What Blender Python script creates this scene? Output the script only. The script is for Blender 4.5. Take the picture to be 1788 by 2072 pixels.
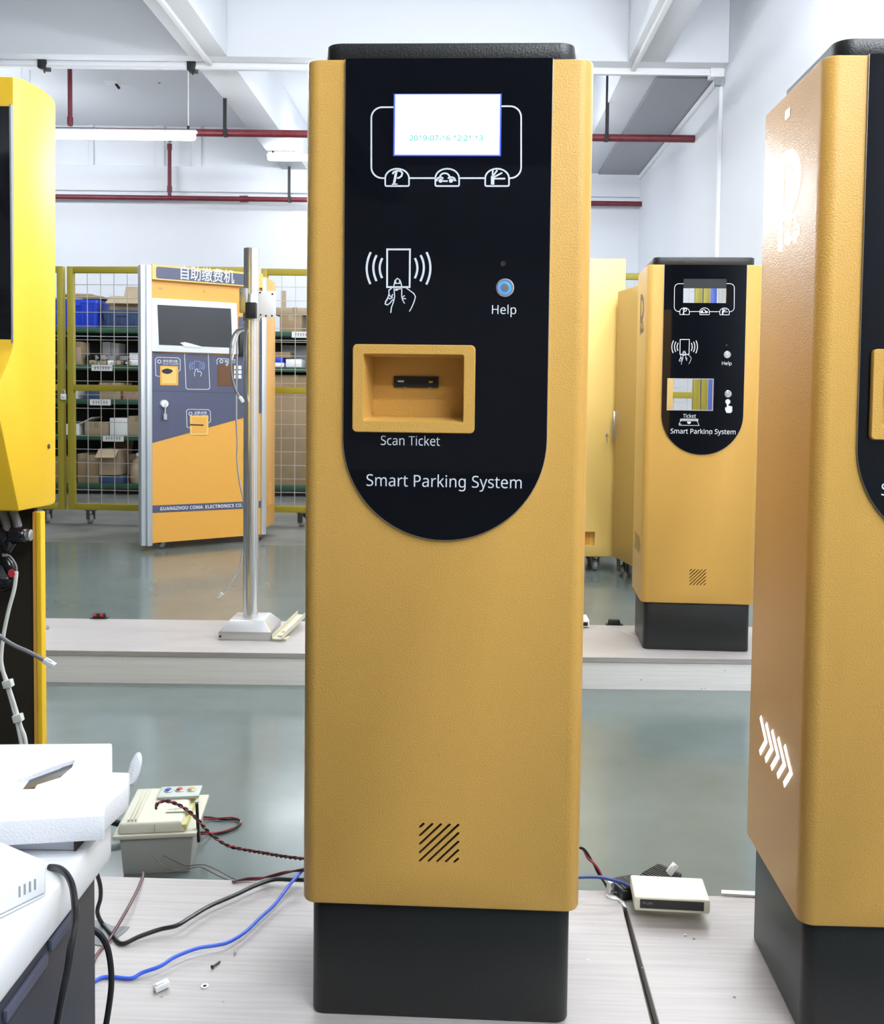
import bpy, bmesh, math, random
from mathutils import Vector, Matrix
random.seed(7)
sc = bpy.context.scene
COL = sc.collection
for o in list(bpy.data.objects): bpy.data.objects.remove(o)

# ------------------------------------------------------------------ camera, world, exposure
FPX, PX, PY = 1908.5, 941.9, 882.1           # focal length and principal point in pixels of 1788x2072
PITCH, ROLL = .0453, .0125
HB = .108                                     # height of the low plywood platforms
CAM = Vector((0, 0, .865 + HB))
A_ = Matrix(((1,0,0),(0,0,-1),(0,1,0)))
c_, s_ = math.cos(PITCH), math.sin(PITCH)
P_ = Matrix(((1,0,0),(0,c_,-s_),(0,s_,c_)))
c_, s_ = math.cos(ROLL), math.sin(ROLL)
Q_ = Matrix(((c_,-s_,0),(s_,c_,0),(0,0,1)))
ROT = Q_ @ P_ @ A_
cd = bpy.data.cameras.new('camera'); cam = bpy.data.objects.new('camera', cd); COL.objects.link(cam)
cd.sensor_fit = 'VERTICAL'; cd.sensor_height = 36; cd.lens = FPX/2072*36
cd.shift_x = (894-PX)/2072; cd.shift_y = -(1036-PY)/2072
cd.clip_start = .02; cd.clip_end = 100
m4 = Matrix((ROT[0], -ROT[1], -ROT[2])).transposed().to_4x4(); m4.translation = CAM
cam.matrix_world = m4
sc.camera = cam
w = bpy.data.worlds.new('world'); sc.world = w; w.use_nodes = True
w.node_tree.nodes['Background'].inputs[0].default_value = (.75,.82,1,1)
w.node_tree.nodes['Background'].inputs[1].default_value = .2
vs = sc.view_settings
vs.view_transform = 'Standard'; vs.look = 'None'; vs.exposure = 0.0; vs.gamma = 1; vs.use_curve_mapping = False
cy = sc.cycles; cy.max_bounces = 7; cy.diffuse_bounces = 4; cy.glossy_bounces = 3; cy.transmission_bounces = 3; cy.adaptive_threshold = .02; cy.sample_clamp_indirect = 6
LAMP = 112.0                                   # emission strength of the tube lamps

# surveyed points: a view ray met with a known plane of the room
def ray(u, v): return ROT.transposed() @ Vector(((u-PX)/FPX, (v-PY)/FPX, 1))
def atY(u, v, Y): r = ray(u, v); return CAM + r*(Y/r.y)
def atX(u, v, X): r = ray(u, v); return CAM + r*(X/r.x)
def atZ(u, v, Z): r = ray(u, v); return CAM + r*((Z-CAM.z)/r.z)

# ------------------------------------------------------------------ materials
MATS = {}
def mat(name, col, rough=.5, metal=0, bump=None, var=None, emis=0, spec=.5, coat=0, trans=0, streak=None):
    if name in MATS: return MATS[name]
    m = bpy.data.materials.new(name); m.use_nodes = True; nt = m.node_tree; b = nt.nodes['Principled BSDF']
    b.inputs['Base Color'].default_value = (*col, 1); b.inputs['Roughness'].default_value = rough
    b.inputs['Metallic'].default_value = metal; b.inputs['Specular IOR Level'].default_value = spec
    b.inputs['Coat Weight'].default_value = coat; b.inputs['Transmission Weight'].default_value = trans
    if emis:
        b.inputs['Emission Color'].default_value = (*col, 1); b.inputs['Emission Strength'].default_value = emis
    tc = nt.nodes.new('ShaderNodeTexCoord')
    if var:       # (scale, second colour, stretch vector)
        mp = nt.nodes.new('ShaderNodeMapping'); mp.inputs['Scale'].default_value = var[2] if len(var) > 2 else (1,1,1)
        n = nt.nodes.new('ShaderNodeTexNoise'); n.inputs['Scale'].default_value = var[0]; n.inputs['Detail'].default_value = 6
        n.inputs['Roughness'].default_value = .6
        r = nt.nodes.new('ShaderNodeValToRGB'); r.color_ramp.elements[0].position = .35; r.color_ramp.elements[1].position = .68
        r.color_ramp.elements[0].color = (*col, 1); r.color_ramp.elements[1].color = (*var[1], 1)
        nt.links.new(tc.outputs['Object'], mp.inputs[0]); nt.links.new(mp.outputs[0], n.inputs['Vector'])
        nt.links.new(n.outputs['Fac'], r.inputs[0]); nt.links.new(r.outputs[0], b.inputs['Base Color'])
    if bump:      # (scale, strength)
        n2 = nt.nodes.new('ShaderNodeTexNoise'); n2.inputs['Scale'].default_value = bump[0]; n2.inputs['Detail'].default_value = 2
        bp = nt.nodes.new('ShaderNodeBump'); bp.inputs['Strength'].default_value = bump[1]; bp.inputs['Distance'].default_value = .001
        nt.links.new(tc.outputs['Object'], n2.inputs['Vector']); nt.links.new(n2.outputs['Fac'], bp.inputs['Height'])
        nt.links.new(bp.outputs[0], b.inputs['Normal'])
    MATS[name] = m
    return m
GOLD   = mat('gold_powder_coat', (.64,.365,.088), .31, bump=(420,.6), spec=.22)
BLACKP = mat('black_powder_coat', (.0105,.0112,.0110), .40, bump=(380,.5))
GLASSB = mat('black_glass', (.003,.0035,.006), .03, spec=.36)
PRINT  = mat('white_print', (.75,.78,.83), .5)
SCREEN = mat('lit_screen', (.93,.95,1), .4, emis=.45)
SBLUE  = mat('screen_blue_edge', (.03,.06,1), .4, emis=2.0)
SGREEN = mat('screen_green_digits', (.05,.45,.36), .5, emis=.4)
LITW   = mat('backlit_white', (.95,.93,1), .4, emis=3.0)
CHROME = mat('chrome', (.86,.87,.88), .2, metal=.9)
STEEL  = mat('brushed_steel', (.62,.63,.65), .32, metal=1)
BLUEL  = mat('blue_led', (.02,.13,1), .4, emis=2.6)
DARK   = mat('dark_cavity', (.012,.011,.01), .6)
YELLOW = mat('yellow_gloss_paint', (.86,.53,.018), .48)
ORANGE = mat('orange_paint', (.80,.40,.07), .38)
ORANGEL= mat('pale_orange_paint', (.80,.55,.16), .4)
BROWNP = mat('tan_paint', (.50,.32,.09), .4)
SLATE  = mat('slate_blue_print', (.082,.089,.150), .4)
SILVER = mat('silver_aluminium', (.66,.70,.74), .34, metal=.55)
WHITEP = mat('white_plastic', (.86,.87,.89), .4)
WHITEB = mat('white_bezel', (.83,.84,.86), .35)
SCROFF = mat('screen_off', (.035,.038,.042), .12)
WALL   = mat('wall_paint', (.74,.76,.80), .7, var=(.8,(.70,.725,.77)))
BEAMW  = mat('beam_paint', (.70,.72,.76), .7)
RAILW  = mat('rail_white', (.82,.83,.85), .45)
REDP   = mat('red_pipe_paint', (.125,.011,.020), .42, var=(18,(.16,.022,.032)))
BLKM   = mat('black_metal', (.009,.009,.010), .5)
TUBE   = mat('lamp_tube', (.90,.95,1), .4, emis=LAMP)
TUBEW  = mat('weaker_lamp_tube', (.90,.95,1), .4, emis=LAMP*.38)
FENCE  = mat('fence_yellow', (.36,.30,.028), .45)
WIRE   = mat('galvanised_wire', (.52,.50,.46), .5, metal=.3)
GREENS = mat('green_shelf_paint', (.028,.085,.050), .5)
CARD   = mat('cardboard', (.34,.245,.145), .8, var=(9,(.30,.21,.12)))
CARDL  = mat('pale_cardboard', (.42,.33,.22), .8, var=(9,(.36,.28,.18)))
BLUEB  = mat('blue_bin_plastic', (.018,.055,.55), .4)
NAVYB  = mat('navy_bin_plastic', (.05,.085,.19), .45)
GREYP  = mat('grey_plastic', (.30,.31,.32), .5)
PAPER  = mat('white_paper', (.80,.80,.80), .7)
IVORY  = mat('ivory_plastic', (.78,.76,.58), .42)
BEIGE  = mat('beige_box_plastic', (.60,.58,.46), .45)
GREYBX = mat('grey_box_plastic', (.36,.36,.33), .5)
NAVY   = mat('navy_desk_paint', (.038,.044,.060), .42)
NAVYL  = mat('navy_trim', (.075,.082,.125), .38)
CABK   = mat('black_cable', (.012,.012,.013), .32)
CABLUE = mat('blue_cable', (.04,.11,.62), .38)
CABRED = mat('red_wire', (.26,.028,.036), .4)
CABBRN = mat('brown_cable', (.10,.045,.045), .45)
CABWHT = mat('white_cable', (.74,.74,.70), .45)
CABGRY = mat('grey_cable', (.16,.16,.17), .45)
CLEAR  = mat('clear_plastic', (.80,.82,.82), .15, spec=.6)
FOAM   = mat('white_foam', (.84,.85,.88), .8, bump=(500,.5))
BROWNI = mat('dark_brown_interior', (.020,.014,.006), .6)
REDL   = mat('red_sticker', (.55,.03,.04), .4)
RUBBER = mat('wheel_plastic', (.30,.31,.31), .45)
TAPE   = mat('grey_tape', (.18,.18,.19), .35)

def floor_mat():
    m = bpy.data.materials.new('green_grey_epoxy'); m.use_nodes = True; nt = m.node_tree; b = nt.nodes['Principled BSDF']
    tc = nt.nodes.new('ShaderNodeTexCoord'); L = nt.links.new
    n = nt.nodes.new('ShaderNodeTexNoise'); n.inputs['Scale'].default_value = 1.3; n.inputs['Detail'].default_value = 8; n.inputs['Roughness'].default_value = .62
    r = nt.nodes.new('ShaderNodeValToRGB'); e = r.color_ramp.elements
    e[0].position = .36; e[0].color = (.125,.152,.140,1); e[1].position = .66; e[1].color = (.165,.20,.19,1)
    L(tc.outputs['Object'], n.inputs['Vector']); L(n.outputs['Fac'], r.inputs[0])
    # worn concrete lane beyond the epoxy edge
    sp = nt.nodes.new('ShaderNodeSeparateXYZ'); L(tc.outputs['Object'], sp.inputs[0])
    g = nt.nodes.new('ShaderNodeMath'); g.operation = 'GREATER_THAN'; g.inputs[1].default_value = 5.93; L(sp.outputs['Y'], g.inputs[0])
    n3 = nt.nodes.new('ShaderNodeTexNoise'); n3.inputs['Scale'].default_value = 3; n3.inputs['Detail'].default_value = 8; L(tc.outputs['Object'], n3.inputs['Vector'])
    r3 = nt.nodes.new('ShaderNodeValToRGB'); e = r3.color_ramp.elements
    e[0].position = .3; e[0].color = (.12,.125,.118,1); e[1].position = .7; e[1].color = (.22,.22,.205,1); L(n3.outputs['Fac'], r3.inputs[0])
    mx = nt.nodes.new('ShaderNodeMix'); mx.data_type = 'RGBA'; L(g.outputs[0], mx.inputs['Factor']); L(r.outputs[0], mx.inputs['A']); L(r3.outputs[0], mx.inputs['B'])
    L(mx.outputs['Result'], b.inputs['Base Color'])
    n2 = nt.nodes.new('ShaderNodeTexNoise'); n2.inputs['Scale'].default_value = 5; n2.inputs['Detail'].default_value = 5; L(tc.outputs['Object'], n2.inputs['Vector'])
    r2 = nt.nodes.new('ShaderNodeMapRange'); r2.inputs['To Min'].default_value = .10; r2.inputs['To Max'].default_value = .24
    L(n2.outputs['Fac'], r2.inputs['Value'])
    ad = nt.nodes.new('ShaderNodeMath'); ad.operation = 'MULTIPLY_ADD'; ad.inputs[1].default_value = .2; L(g.outputs[0], ad.inputs[0]); L(r2.outputs[0], ad.inputs[2])
    L(ad.outputs[0], b.inputs['Roughness'])
    return m
def wood_mat(name, lo, hi):
    m = bpy.data.materials.new(name); m.use_nodes = True; nt = m.node_tree; b = nt.nodes['Principled BSDF']; L = nt.links.new
    tc = nt.nodes.new('ShaderNodeTexCoord'); mp = nt.nodes.new('ShaderNodeMapping'); mp.inputs['Scale'].default_value = (1.2,38,38)
    n = nt.nodes.new('ShaderNodeTexNoise'); n.inputs['Scale'].default_value = 3.2; n.inputs['Detail'].default_value = 6; n.inputs['Roughness'].default_value = .65
    r = nt.nodes.new('ShaderNodeValToRGB'); e = r.color_ramp.elements
    e[0].position = .28; e[0].color = (*lo,1); e[1].position = .62; e[1].color = (*hi,1)
    L(tc.outputs['Object'], mp.inputs[0]); L(mp.outputs[0], n.inputs['Vector']); L(n.outputs['Fac'], r.inputs[0])
    # scattered specks and smudges
    v = nt.nodes.new('ShaderNodeTexNoise'); v.inputs['Scale'].default_value = 55; v.inputs['Detail'].default_value = 2; L(tc.outputs['Object'], v.inputs['Vector'])
    r2 = nt.nodes.new('ShaderNodeValToRGB'); e = r2.color_ramp.elements; e[0].position = .20; e[0].color = (.35,.33,.33,1); e[1].position = .27; e[1].color = (1,1,1,1); L(v.outputs['Fac'], r2.inputs[0])
    mx = nt.nodes.new('ShaderNodeMix'); mx.data_type = 'RGBA'; mx.blend_type = 'MULTIPLY'; mx.inputs['Factor'].default_value = 1
    L(r.outputs[0], mx.inputs['A']); L(r2.outputs[0], mx.inputs['B']); L(mx.outputs['Result'], b.inputs['Base Color'])
    b.inputs['Roughness'].default_value = .36
    return m
FLOORM = floor_mat(); WOOD = wood_mat('white_washed_plywood', (.35,.318,.300), (.435,.405,.385)); WOODF = wood_mat('front_lit_board', (.82,.80,.78), (.90,.89,.87))  # WOODF is paler than WOOD so the front boards look lit

# ------------------------------------------------------------------ mesh helpers
class MB:
    def __init__(s): s.v = []; s.f = []
    def add(s, v, f):
        k = len(s.v); s.v += [tuple(p) for p in v]; s.f += [tuple(i+k for i in q) for q in f]; return s
    def box(s, x0, x1, y0, y1, z0, z1, M=None):
        v = [Vector(p) for p in ((x0,y0,z0),(x1,y0,z0),(x1,y1,z0),(x0,y1,z0),(x0,y0,z1),(x1,y0,z1),(x1,y1,z1),(x0,y1,z1))]
        if M: v = [M @ p for p in v]
        return s.add(v, [(0,3,2,1),(4,5,6,7),(0,1,5,4),(1,2,6,5),(2,3,7,6),(3,0,4,7)])
    def tube(s, pts, r, n=10, closed=False, caps=True):
        pts = [Vector(p) for p in pts]; N = len(pts); rings = []; up = None
        for i, p in enumerate(pts):
            a = pts[(i-1) % N] if (closed or i) else p; b = pts[(i+1) % N] if (closed or i < N-1) else p
            t = (b-a); t = t.normalized() if t.length > 1e-9 else Vector((0,0,1))
            if up is None:
                up = Vector((0,0,1)) if abs(t.z) < .9 else Vector((1,0,0))
            x = t.cross(up)
            if x.length < 1e-6: x = t.cross(Vector((1,.3,.2)))
            x.normalize(); up = x.cross(t).normalized()
            rr = r[i] if isinstance(r, (list, tuple)) else r
            rings.append([p + x*(rr*math.cos(2*math.pi*j/n)) + up*(rr*math.sin(2*math.pi*j/n)) for j in range(n)])
        v = [q for R in rings for q in R]; f = []
        for i in range(N if closed else N-1):
            for j in range(n):
                a = i*n+j; b = i*n+(j+1) % n; c = ((i+1) % N)*n+(j+1) % n; d = ((i+1) % N)*n+j
                f.append((a,b,c,d))
        if caps and not closed:
            f.append(tuple(range(n-1,-1,-1))); f.append(tuple((N-1)*n+j for j in range(n)))
        return s.add(v, f)
    def lathe(s, prof, n=24, M=None):     # profile of (radius, height) along local z
        v = []; f = []
        for (r, h) in prof:
            for j in range(n):
                p = Vector((r*math.cos(2*math.pi*j/n), r*math.sin(2*math.pi*j/n), h)); v.append(M @ p if M else p)
        for i in range(len(prof)-1):
            for j in range(n): f.append((i*n+j, i*n+(j+1) % n, (i+1)*n+(j+1) % n, (i+1)*n+j))
        f.append(tuple(range(n-1,-1,-1))); f.append(tuple((len(prof)-1)*n+j for j in range(n)))
        return s.add(v, f)
    def loft(s, rings, caps=True):
        n = len(rings[0]); v = [p for R in rings for p in R]; f = []
        for i in range(len(rings)-1):
            for j in range(n): f.append((i*n+j, i*n+(j+1) % n, (i+1)*n+(j+1) % n, (i+1)*n+j))
        if caps: f.append(tuple(range(n-1,-1,-1))); f.append(tuple((len(rings)-1)*n+j for j in range(n)))
        return s.add(v, f)
    def plate(s, poly, fn, t0, t1):       # polygon in 2-D, mapped by fn(a, b, depth)
        if sum(poly[i][0]*poly[(i+1) % len(poly)][1]-poly[(i+1) % len(poly)][0]*poly[i][1] for i in range(len(poly))) < 0: poly = poly[::-1]
        return s.loft([[fn(a, b, t0) for a, b in poly], [fn(a, b, t1) for a, b in poly]])
    def ribbon(s, pts, w, fn, t0, t1, closed=False):
        P = [Vector(p) for p in pts]; N = len(P); L = []; R = []
        for i, p in enumerate(P):
            a = P[(i-1) % N] if (closed or i) else None; b = P[(i+1) % N] if (closed or i < N-1) else None
            d1 = (p-a).normalized() if a is not None and (p-a).length else None
            d2 = (b-p).normalized() if b is not None and (b-p).length else None
            d1 = d1 or d2; d2 = d2 or d1
            n1 = Vector((-d1.y, d1.x)); n2 = Vector((-d2.y, d2.x)); m = (n1+n2)
            m = m.normalized() if m.length > 1e-6 else n1
            k = min(1/max(m.dot(n1), .5), 1.6); L.append(p+m*(k*w/2)); R.append(p-m*(k*w/2))
        for i in range(N if closed else N-1):
            j = (i+1) % N
            s.plate([tuple(L[i]), tuple(R[i]), tuple(R[j]), tuple(L[j])], fn, t0, t1)
        return s
def finish(me, sharp=35):
    bm = bmesh.new(); bm.from_mesh(me); bmesh.ops.recalc_face_normals(bm, faces=bm.faces); bm.to_mesh(me); bm.free()
    me.shade_smooth(); me.set_sharp_from_angle(angle=math.radians(sharp))
def ob(name, mb, m, parent=None, bev=0, seg=2, sharp=35, fix=True):
    me = bpy.data.meshes.new(name); me.from_pydata(mb.v, [], mb.f); me.materials.append(m)
    if bev:
        bm = bmesh.new(); bm.from_mesh(me); bmesh.ops.recalc_face_normals(bm, faces=bm.faces)
        ed = [e for e in bm.edges if len(e.link_faces) == 2 and e.calc_face_angle(0) > .5]
        bmesh.ops.bevel(bm, geom=ed, offset=bev, segments=seg, profile=.5, affect='EDGES', clamp_overlap=True); bm.to_mesh(me); bm.free()
    finish(me, sharp)
    o = bpy.data.objects.new(name, me); COL.objects.link(o)
    if parent: o.parent = parent
    return o
def tag(o, label, cat, group=None):
    o['label'] = label; o['category'] = cat
    if group: o['group'] = group
    return o
def thing(name, label, cat, loc=(0,0,0), rz=0, group=None):
    o = bpy.data.objects.new(name, None); COL.objects.link(o); o.empty_display_size = .05
    o.location = loc; o.rotation_euler = (0,0,rz); return tag(o, label, cat, group)
def struct(name, mb, m, parent=None, **k):
    o = ob(name, mb, m, parent, **k)
    if not parent: o['kind'] = 'structure'
    return o
def copy_tree(o, parent=None):
    c = o.copy(); COL.objects.link(c); c.parent = parent
    for ch in list(o.children): copy_tree(ch, c)
    return c
def cut(o, cutters):
    """boolean difference with closed cutter meshes, applied"""
    mb = MB()
    for c in cutters: mb.add(c.v, c.f)
    me = bpy.data.meshes.new('cutter'); me.from_pydata(mb.v, [], mb.f)
    bm = bmesh.new(); bm.from_mesh(me); bmesh.ops.recalc_face_normals(bm, faces=bm.faces); bm.to_mesh(me); bm.free()
    co = bpy.data.objects.new('cutter', me); COL.objects.link(co)
    co.parent = o.parent
    md = o.modifiers.new('b', 'BOOLEAN'); md.object = co; md.operation = 'DIFFERENCE'; md.solver = 'EXACT'; md.use_self = True
    dg = bpy.context.evaluated_depsgraph_get(); dg.update()
    new = bpy.data.meshes.new_from_object(o.evaluated_get(dg)); o.modifiers.clear(); o.data = new
    bpy.data.objects.remove(co); new.shade_smooth(); new.set_sharp_from_angle(angle=math.radians(35))
TCACHE = {}
def sans(s, heavy=False):
    up, lo, dg_ = (0x1D5D4, 0x1D5EE, 0x1D7EC) if heavy else (0x1D5A0, 0x1D5BA, 0x1D7E2)
    return ''.join(chr(up+ord(c)-65) if 'A' <= c <= 'Z' else chr(lo+ord(c)-97) if 'a' <= c <= 'z' else chr(dg_+ord(c)-48) if '0' <= c <= '9' else c for c in s)
def text_mesh(s, shear=0, bold=0):
    if (s, shear, bold) in TCACHE: return TCACHE[(s, shear, bold)]
    key = (s, shear, bold); s = sans(s, heavy=s.startswith('GUANG'))
    cu = bpy.data.curves.new('t', 'FONT'); cu.body = s; cu.size = 1; cu.resolution_u = 3; cu.shear = shear; cu.offset = bold; cu.fill_mode = 'FRONT'
    t = bpy.data.objects.new('t', cu); COL.objects.link(t)
    dg = bpy.context.evaluated_depsgraph_get(); dg.update()
    me = bpy.data.meshes.new_from_object(t.evaluated_get(dg)); bpy.data.objects.remove(t)
    v = [tuple(p.co) for p in me.vertices]; f = [tuple(p.vertices) for p in me.polygons]
    bpy.data.meshes.remove(me); TCACHE[key] = (v, f); return v, f
def text(name, s, x0, x1, z0, z1, fn, m, parent, d=0, shear=0, bold=0, fx=False):
    """flat lettering fitted into the rectangle; fn maps (a, b, depth)"""
    v, f = text_mesh(s, shear, bold)
    ax = [p[0] for p in v]; az = [p[1] for p in v]; a0, a1, b0, b1 = min(ax), max(ax), min(az), max(az)
    mb = MB(); mb.add([fn(x0+(p[0]-a0)/(a1-a0)*(x1-x0), z0+(p[1]-b0)/(b1-b0)*(z1-z0), d) for p in v], f)
    me = bpy.data.meshes.new(name); me.from_pydata(mb.v, [], mb.f); me.materials.append(m)
    o = bpy.data.objects.new(name, me); COL.objects.link(o); o.parent = parent
    return o
def rrect(x0, x1, y0, y1, r, n=6):
    """rounded rectangle, r = radius or four radii (x0y0, x1y0, x1y1, x0y1)"""
    R = r if isinstance(r, (list, tuple)) else (r,)*4; out = []
    for (cx, cy, a0, q) in ((x0,y0,math.pi,0),(x1,y0,1.5*math.pi,1),(x1,y1,0,2),(x0,y1,.5*math.pi,3)):
        rr = max(R[q], 1e-5); ccx = cx + (rr if cx == x0 else -rr); ccy = cy + (rr if cy == y0 else -rr)
        for k in range(n+1):
            a = a0 + k/n*math.pi/2; out.append((ccx+rr*math.cos(a), ccy+rr*math.sin(a)))
    return out
def rprism(x0, x1, y0, y1, z0, z1, r, ch=.003, n=6):
    rg = []
    R = r if isinstance(r, (list, tuple)) else (r,)*4
    for z, i in ((z0,ch),(z0+ch*.3,ch*.3),(z0+ch,0),(z1-ch,0),(z1-ch*.3,ch*.3),(z1,ch)):
        rg.append([(a, b, z) for a, b in rrect(x0+i, x1-i, y0+i, y1-i, [max(q-i, .0008) for q in R], n)])
    return MB().loft(rg)
def spline(pts, k=8):
    P = [Vector(p) for p in pts]; out = []
    for i in range(len(P)-1):
        p0 = P[max(i-1,0)]; p1 = P[i]; p2 = P[i+1]; p3 = P[min(i+2,len(P)-1)]
        for j in range(k):
            t = j/k
            out.append(.5*((2*p1)+(p2-p0)*t+(2*p0-5*p1+4*p2-p3)*t*t+(3*p1-p0-3*p2+p3)*t**3))
    out.append(P[-1]); return out
def arc(cx, cy, r, a0, a1, n=14, ry=None):
    return [(cx+r*math.cos(math.radians(a0+(a1-a0)*i/n)), cy+(ry or r)*math.sin(math.radians(a0+(a1-a0)*i/n))) for i in range(n+1)]
FR = lambda a, b, d: (a, d, b)            # a front-facing plane: a right, b up, d depth

# ------------------------------------------------------------------ room shell
XW, YB, ZC, ZBM = 1.79, 10.0, 3.72, 3.28          # right wall, back wall, ceiling, beam underside
XL, YF = -13.0, -9.0
struct('floor', MB().box(XL-.2, XW+.2, YF-.2, YB+.2, -.15, 0), FLOORM)
struct('ceiling', MB().box(XL-.2, XW+.2, YF-.2, YB+.2, ZC, ZC+.15), BEAMW)
struct('wall_back', MB().box(XL-.2, XW+.2, YB, YB+.2, 0, ZC), WALL)
struct('wall_right', MB().box(XW, XW+.2, YF, YB, 0, ZC), WALL)
struct('wall_left', MB().box(XL-.2, XL, YF, YB, 0, ZC), WALL)
struct('wall_front', MB().box(XL-.2, XW+.2, YF-.2, YF, 0, ZC), WALL)
YT = 6.45                                         # the cross beam ahead
bl = (atZ(381,114,ZBM).x, atZ(460,114,ZBM).x); br = (atZ(1273,119,ZBM).x, atZ(1350,119,ZBM).x)
YT = atZ(420,114,ZBM).y
i = 1
def beam(x0, x1, y0, y1, zb=None):
    global i
    struct('trim_%d' % i, MB().box(x0, x1, y0, y1, zb or ZBM, ZC), BEAMW, bev=.008); i += 1
beam(XL, XW, YT, YT+.30)                          # cross beam
beam(bl[0], bl[1], YF, YT); beam(bl[0], bl[1], YT+.30, YB)
beam(br[0], br[1], YF, YT); beam(br[0], br[1], YT+.30, YB)
beam(XL, XW, -2.4, -2.1); beam(XL, XW, 1.9, 2.2)
struct('trim_%d' % i, MB().box(br[1], XW, YT+.30, YB, ZBM-.012, ZBM+.05), mat('dark_band_grey', (.34,.35,.38), .7)); i += 1  # panel added beside the beam, its grey making the dark band
struct('trim_%d' % i, MB().box(XL, XW, YB-.05, YB, 3.04, 3.30), WALL, bev=.004); i += 1

# ------------------------------------------------------------------ parking kiosks
KW, KD = .38, .2642; H = KW/2
MAIN = (-.028, 1.2552, .0437)
def G(u, v, k=MAIN):                              # picture point -> (right, up) on the glass of the middle kiosk
    x, y, yaw = k; c, s = math.cos(yaw), math.sin(yaw); n = Vector((-s,-c,0)); r = ray(u, v)
    t = (Vector((x,y,0))-CAM).dot(n)/r.dot(n); p = CAM+r*t-Vector((x,y,HB)); return (p.x*c-p.y*s, p.z)
RIGHTK = (.6418, 1.217, .0252)
def S(u, v):                                      # picture point -> (depth, up) on the flank of the nearest kiosk
    x, y, yaw = RIGHTK; c, s = math.cos(yaw), math.sin(yaw); n = Vector((c,-s,0)); r = ray(u, v)
    t = (Vector((x,y,0))-n*H-CAM).dot(n)/r.dot(n); p = CAM+r*t-Vector((x,y,HB)); return (p.x*s+p.y*c, p.z)
GT = -.0042                                       # face of the glass
def glass_print(root, gp, rear):
    def line(name, strokes, w=.0021, fills=()):
        mb = MB()
        for st in strokes:
            closed = len(st) > 2 and st[0] == st[-1]
            mb.ribbon([G(*p) for p in (st[:-1] if closed else st)], w, FR, GT-.0003, GT, closed)
            if name in ('display_outline', 'radio_wave'): ob(name, mb, PRINT, gp); mb = MB()
        for fl in fills: mb.plate([G(*p) for p in fl], FR, GT-.0003, GT)
        return ob(name, mb, PRINT, gp) if mb.v else None
    # frame line round the display, broken by the display and three badges
    line('display_outline', [[(797,219)]+[(p[0],p[1]) for p in arc(774,241,22,-90,-180,8)]+[(752,340)]+arc(774,340,22,180,90,8)+[(780,362)],
         [(1014,217)]+arc(1032,239,22,-90,0,8)+[(1054,338)]+arc(1032,340,22,0,90,8)+[(1030,362)], [(828,362),(881,362)], [(929,362),(981,362)]])
    for name, cx in (('parking_badge', 804), ('car_badge', 905), ('barrier_badge', 1005.5)):
        a = arc(cx, 366, 25.5, 200, 340, 12, 23)
        pts = [(cx-24,374)]+[(cx-24,362)]+[p for p in arc(cx,362,24,180,360,12,19)]+[(cx+24,374)]+arc(cx+21,375,3,0,90,3)+arc(cx-21,375,3,90,180,3)
        pts.append(pts[0])
        if cx == 804:
            line(name, [pts]); c5 = lambda x, y: (740+x*330/1788, 200+y*200/1084)
            lp = MB().ribbon([G(*c5(*p)) for p in ((338,806),(326,870),(312,944))], .0033, FR, GT-.0003, GT)
            lp.ribbon([G(*c5(*p)) for p in ((288,946),(352,942))], .0014, FR, GT-.0003, GT)
            lp.ribbon([G(*c5(*p)) for p in ((296,834),(310,810),(345,798),(385,800),(404,824),(394,856),(368,874),(346,878))], .0023, FR, GT-.0003, GT)
            ob('letter', lp, PRINT, gp)
        elif cx == 905:
            line(name, [pts, arc(900,361,10,195,345,8,9), arc(891,367,7,170,330,6), [(896,368),(906,368)], arc(913,368,9,220,340,6,8)],
                 fills=[arc(891.5,367,4.4,0,350,10), arc(912.5,367,4.4,0,350,10), [(915,360),(920,362),(924,368),(918,368)]])
        else:
            line(name, [pts, [(996,357),(997,346)], [(997,358),(1006,346)], [(999,360),(1016,351)], [(1000,363),(1022,363)]],
                 fills=[[(993,358),(1000,358),(1000,375),(993,375)]])
    # card and hand
    c8 = lambda x, y: (720+x*180/1788, 480+y*180/1788)
    line('card_outline', [[c8(*p) for p in ((635,255),(1092,255),(1085,1010),(633,1010))]+[c8(635,255)]], .0024)
    W_ = []
    for (x0,y0,xm,ym,x1,y1) in ((307,310,225,630,300,950),(425,370,358,620,422,890),(538,430,485,630,535,830),(1190,430,1240,630,1188,835),(1303,370,1370,620,1300,895),(1423,310,1500,630,1420,958)):
        W_.append([c8((1-t)**2*x0+2*t*(1-t)*(2*xm-.5*(x0+x1))+t*t*x1, (1-t)**2*y0+2*t*(1-t)*(2*ym-.5*(y0+y1))+t*t*y1) for t in [q/10 for q in range(11)]])
    line('radio_wave', W_, .0029)
    hand = [[(705,1530),(720,1420),(770,1280),(785,1200),(775,1080),(770,980),(790,880),(840,835),(890,870),(920,950),(928,1080),(925,1200),(945,1270),(985,1340)],
            [(1000,1015),(1090,1080),(1170,1140),(1200,1200),(1180,1290),(1130,1410),(1080,1500)], [(725,1030),(668,1075),(672,1140),(650,1220),(600,1300),(595,1350),(640,1368),(690,1330),(755,1250)],
            [(672,1140),(690,1190),(725,1200),(750,1150)], [(650,1220),(690,1245),(750,1210)], [(605,1320),(625,1275),(650,1260)], [(805,870),(805,935),(885,935),(885,870)],
            [(795,1050),(850,1050),(905,1045)], [(795,1072),(850,1070)], [(935,1215),(985,1180)], [(940,1240),(1012,1243)]]
    line('hand_outline', [[c8(*p) for p in st] for st in hand], .0014)
    text('lettering', 'Help', *([G(995,640)[0], G(1044,640)[0], G(1019,642)[1], G(1019,617)[1]]), FR, PRINT, gp, GT-.0002)
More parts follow.
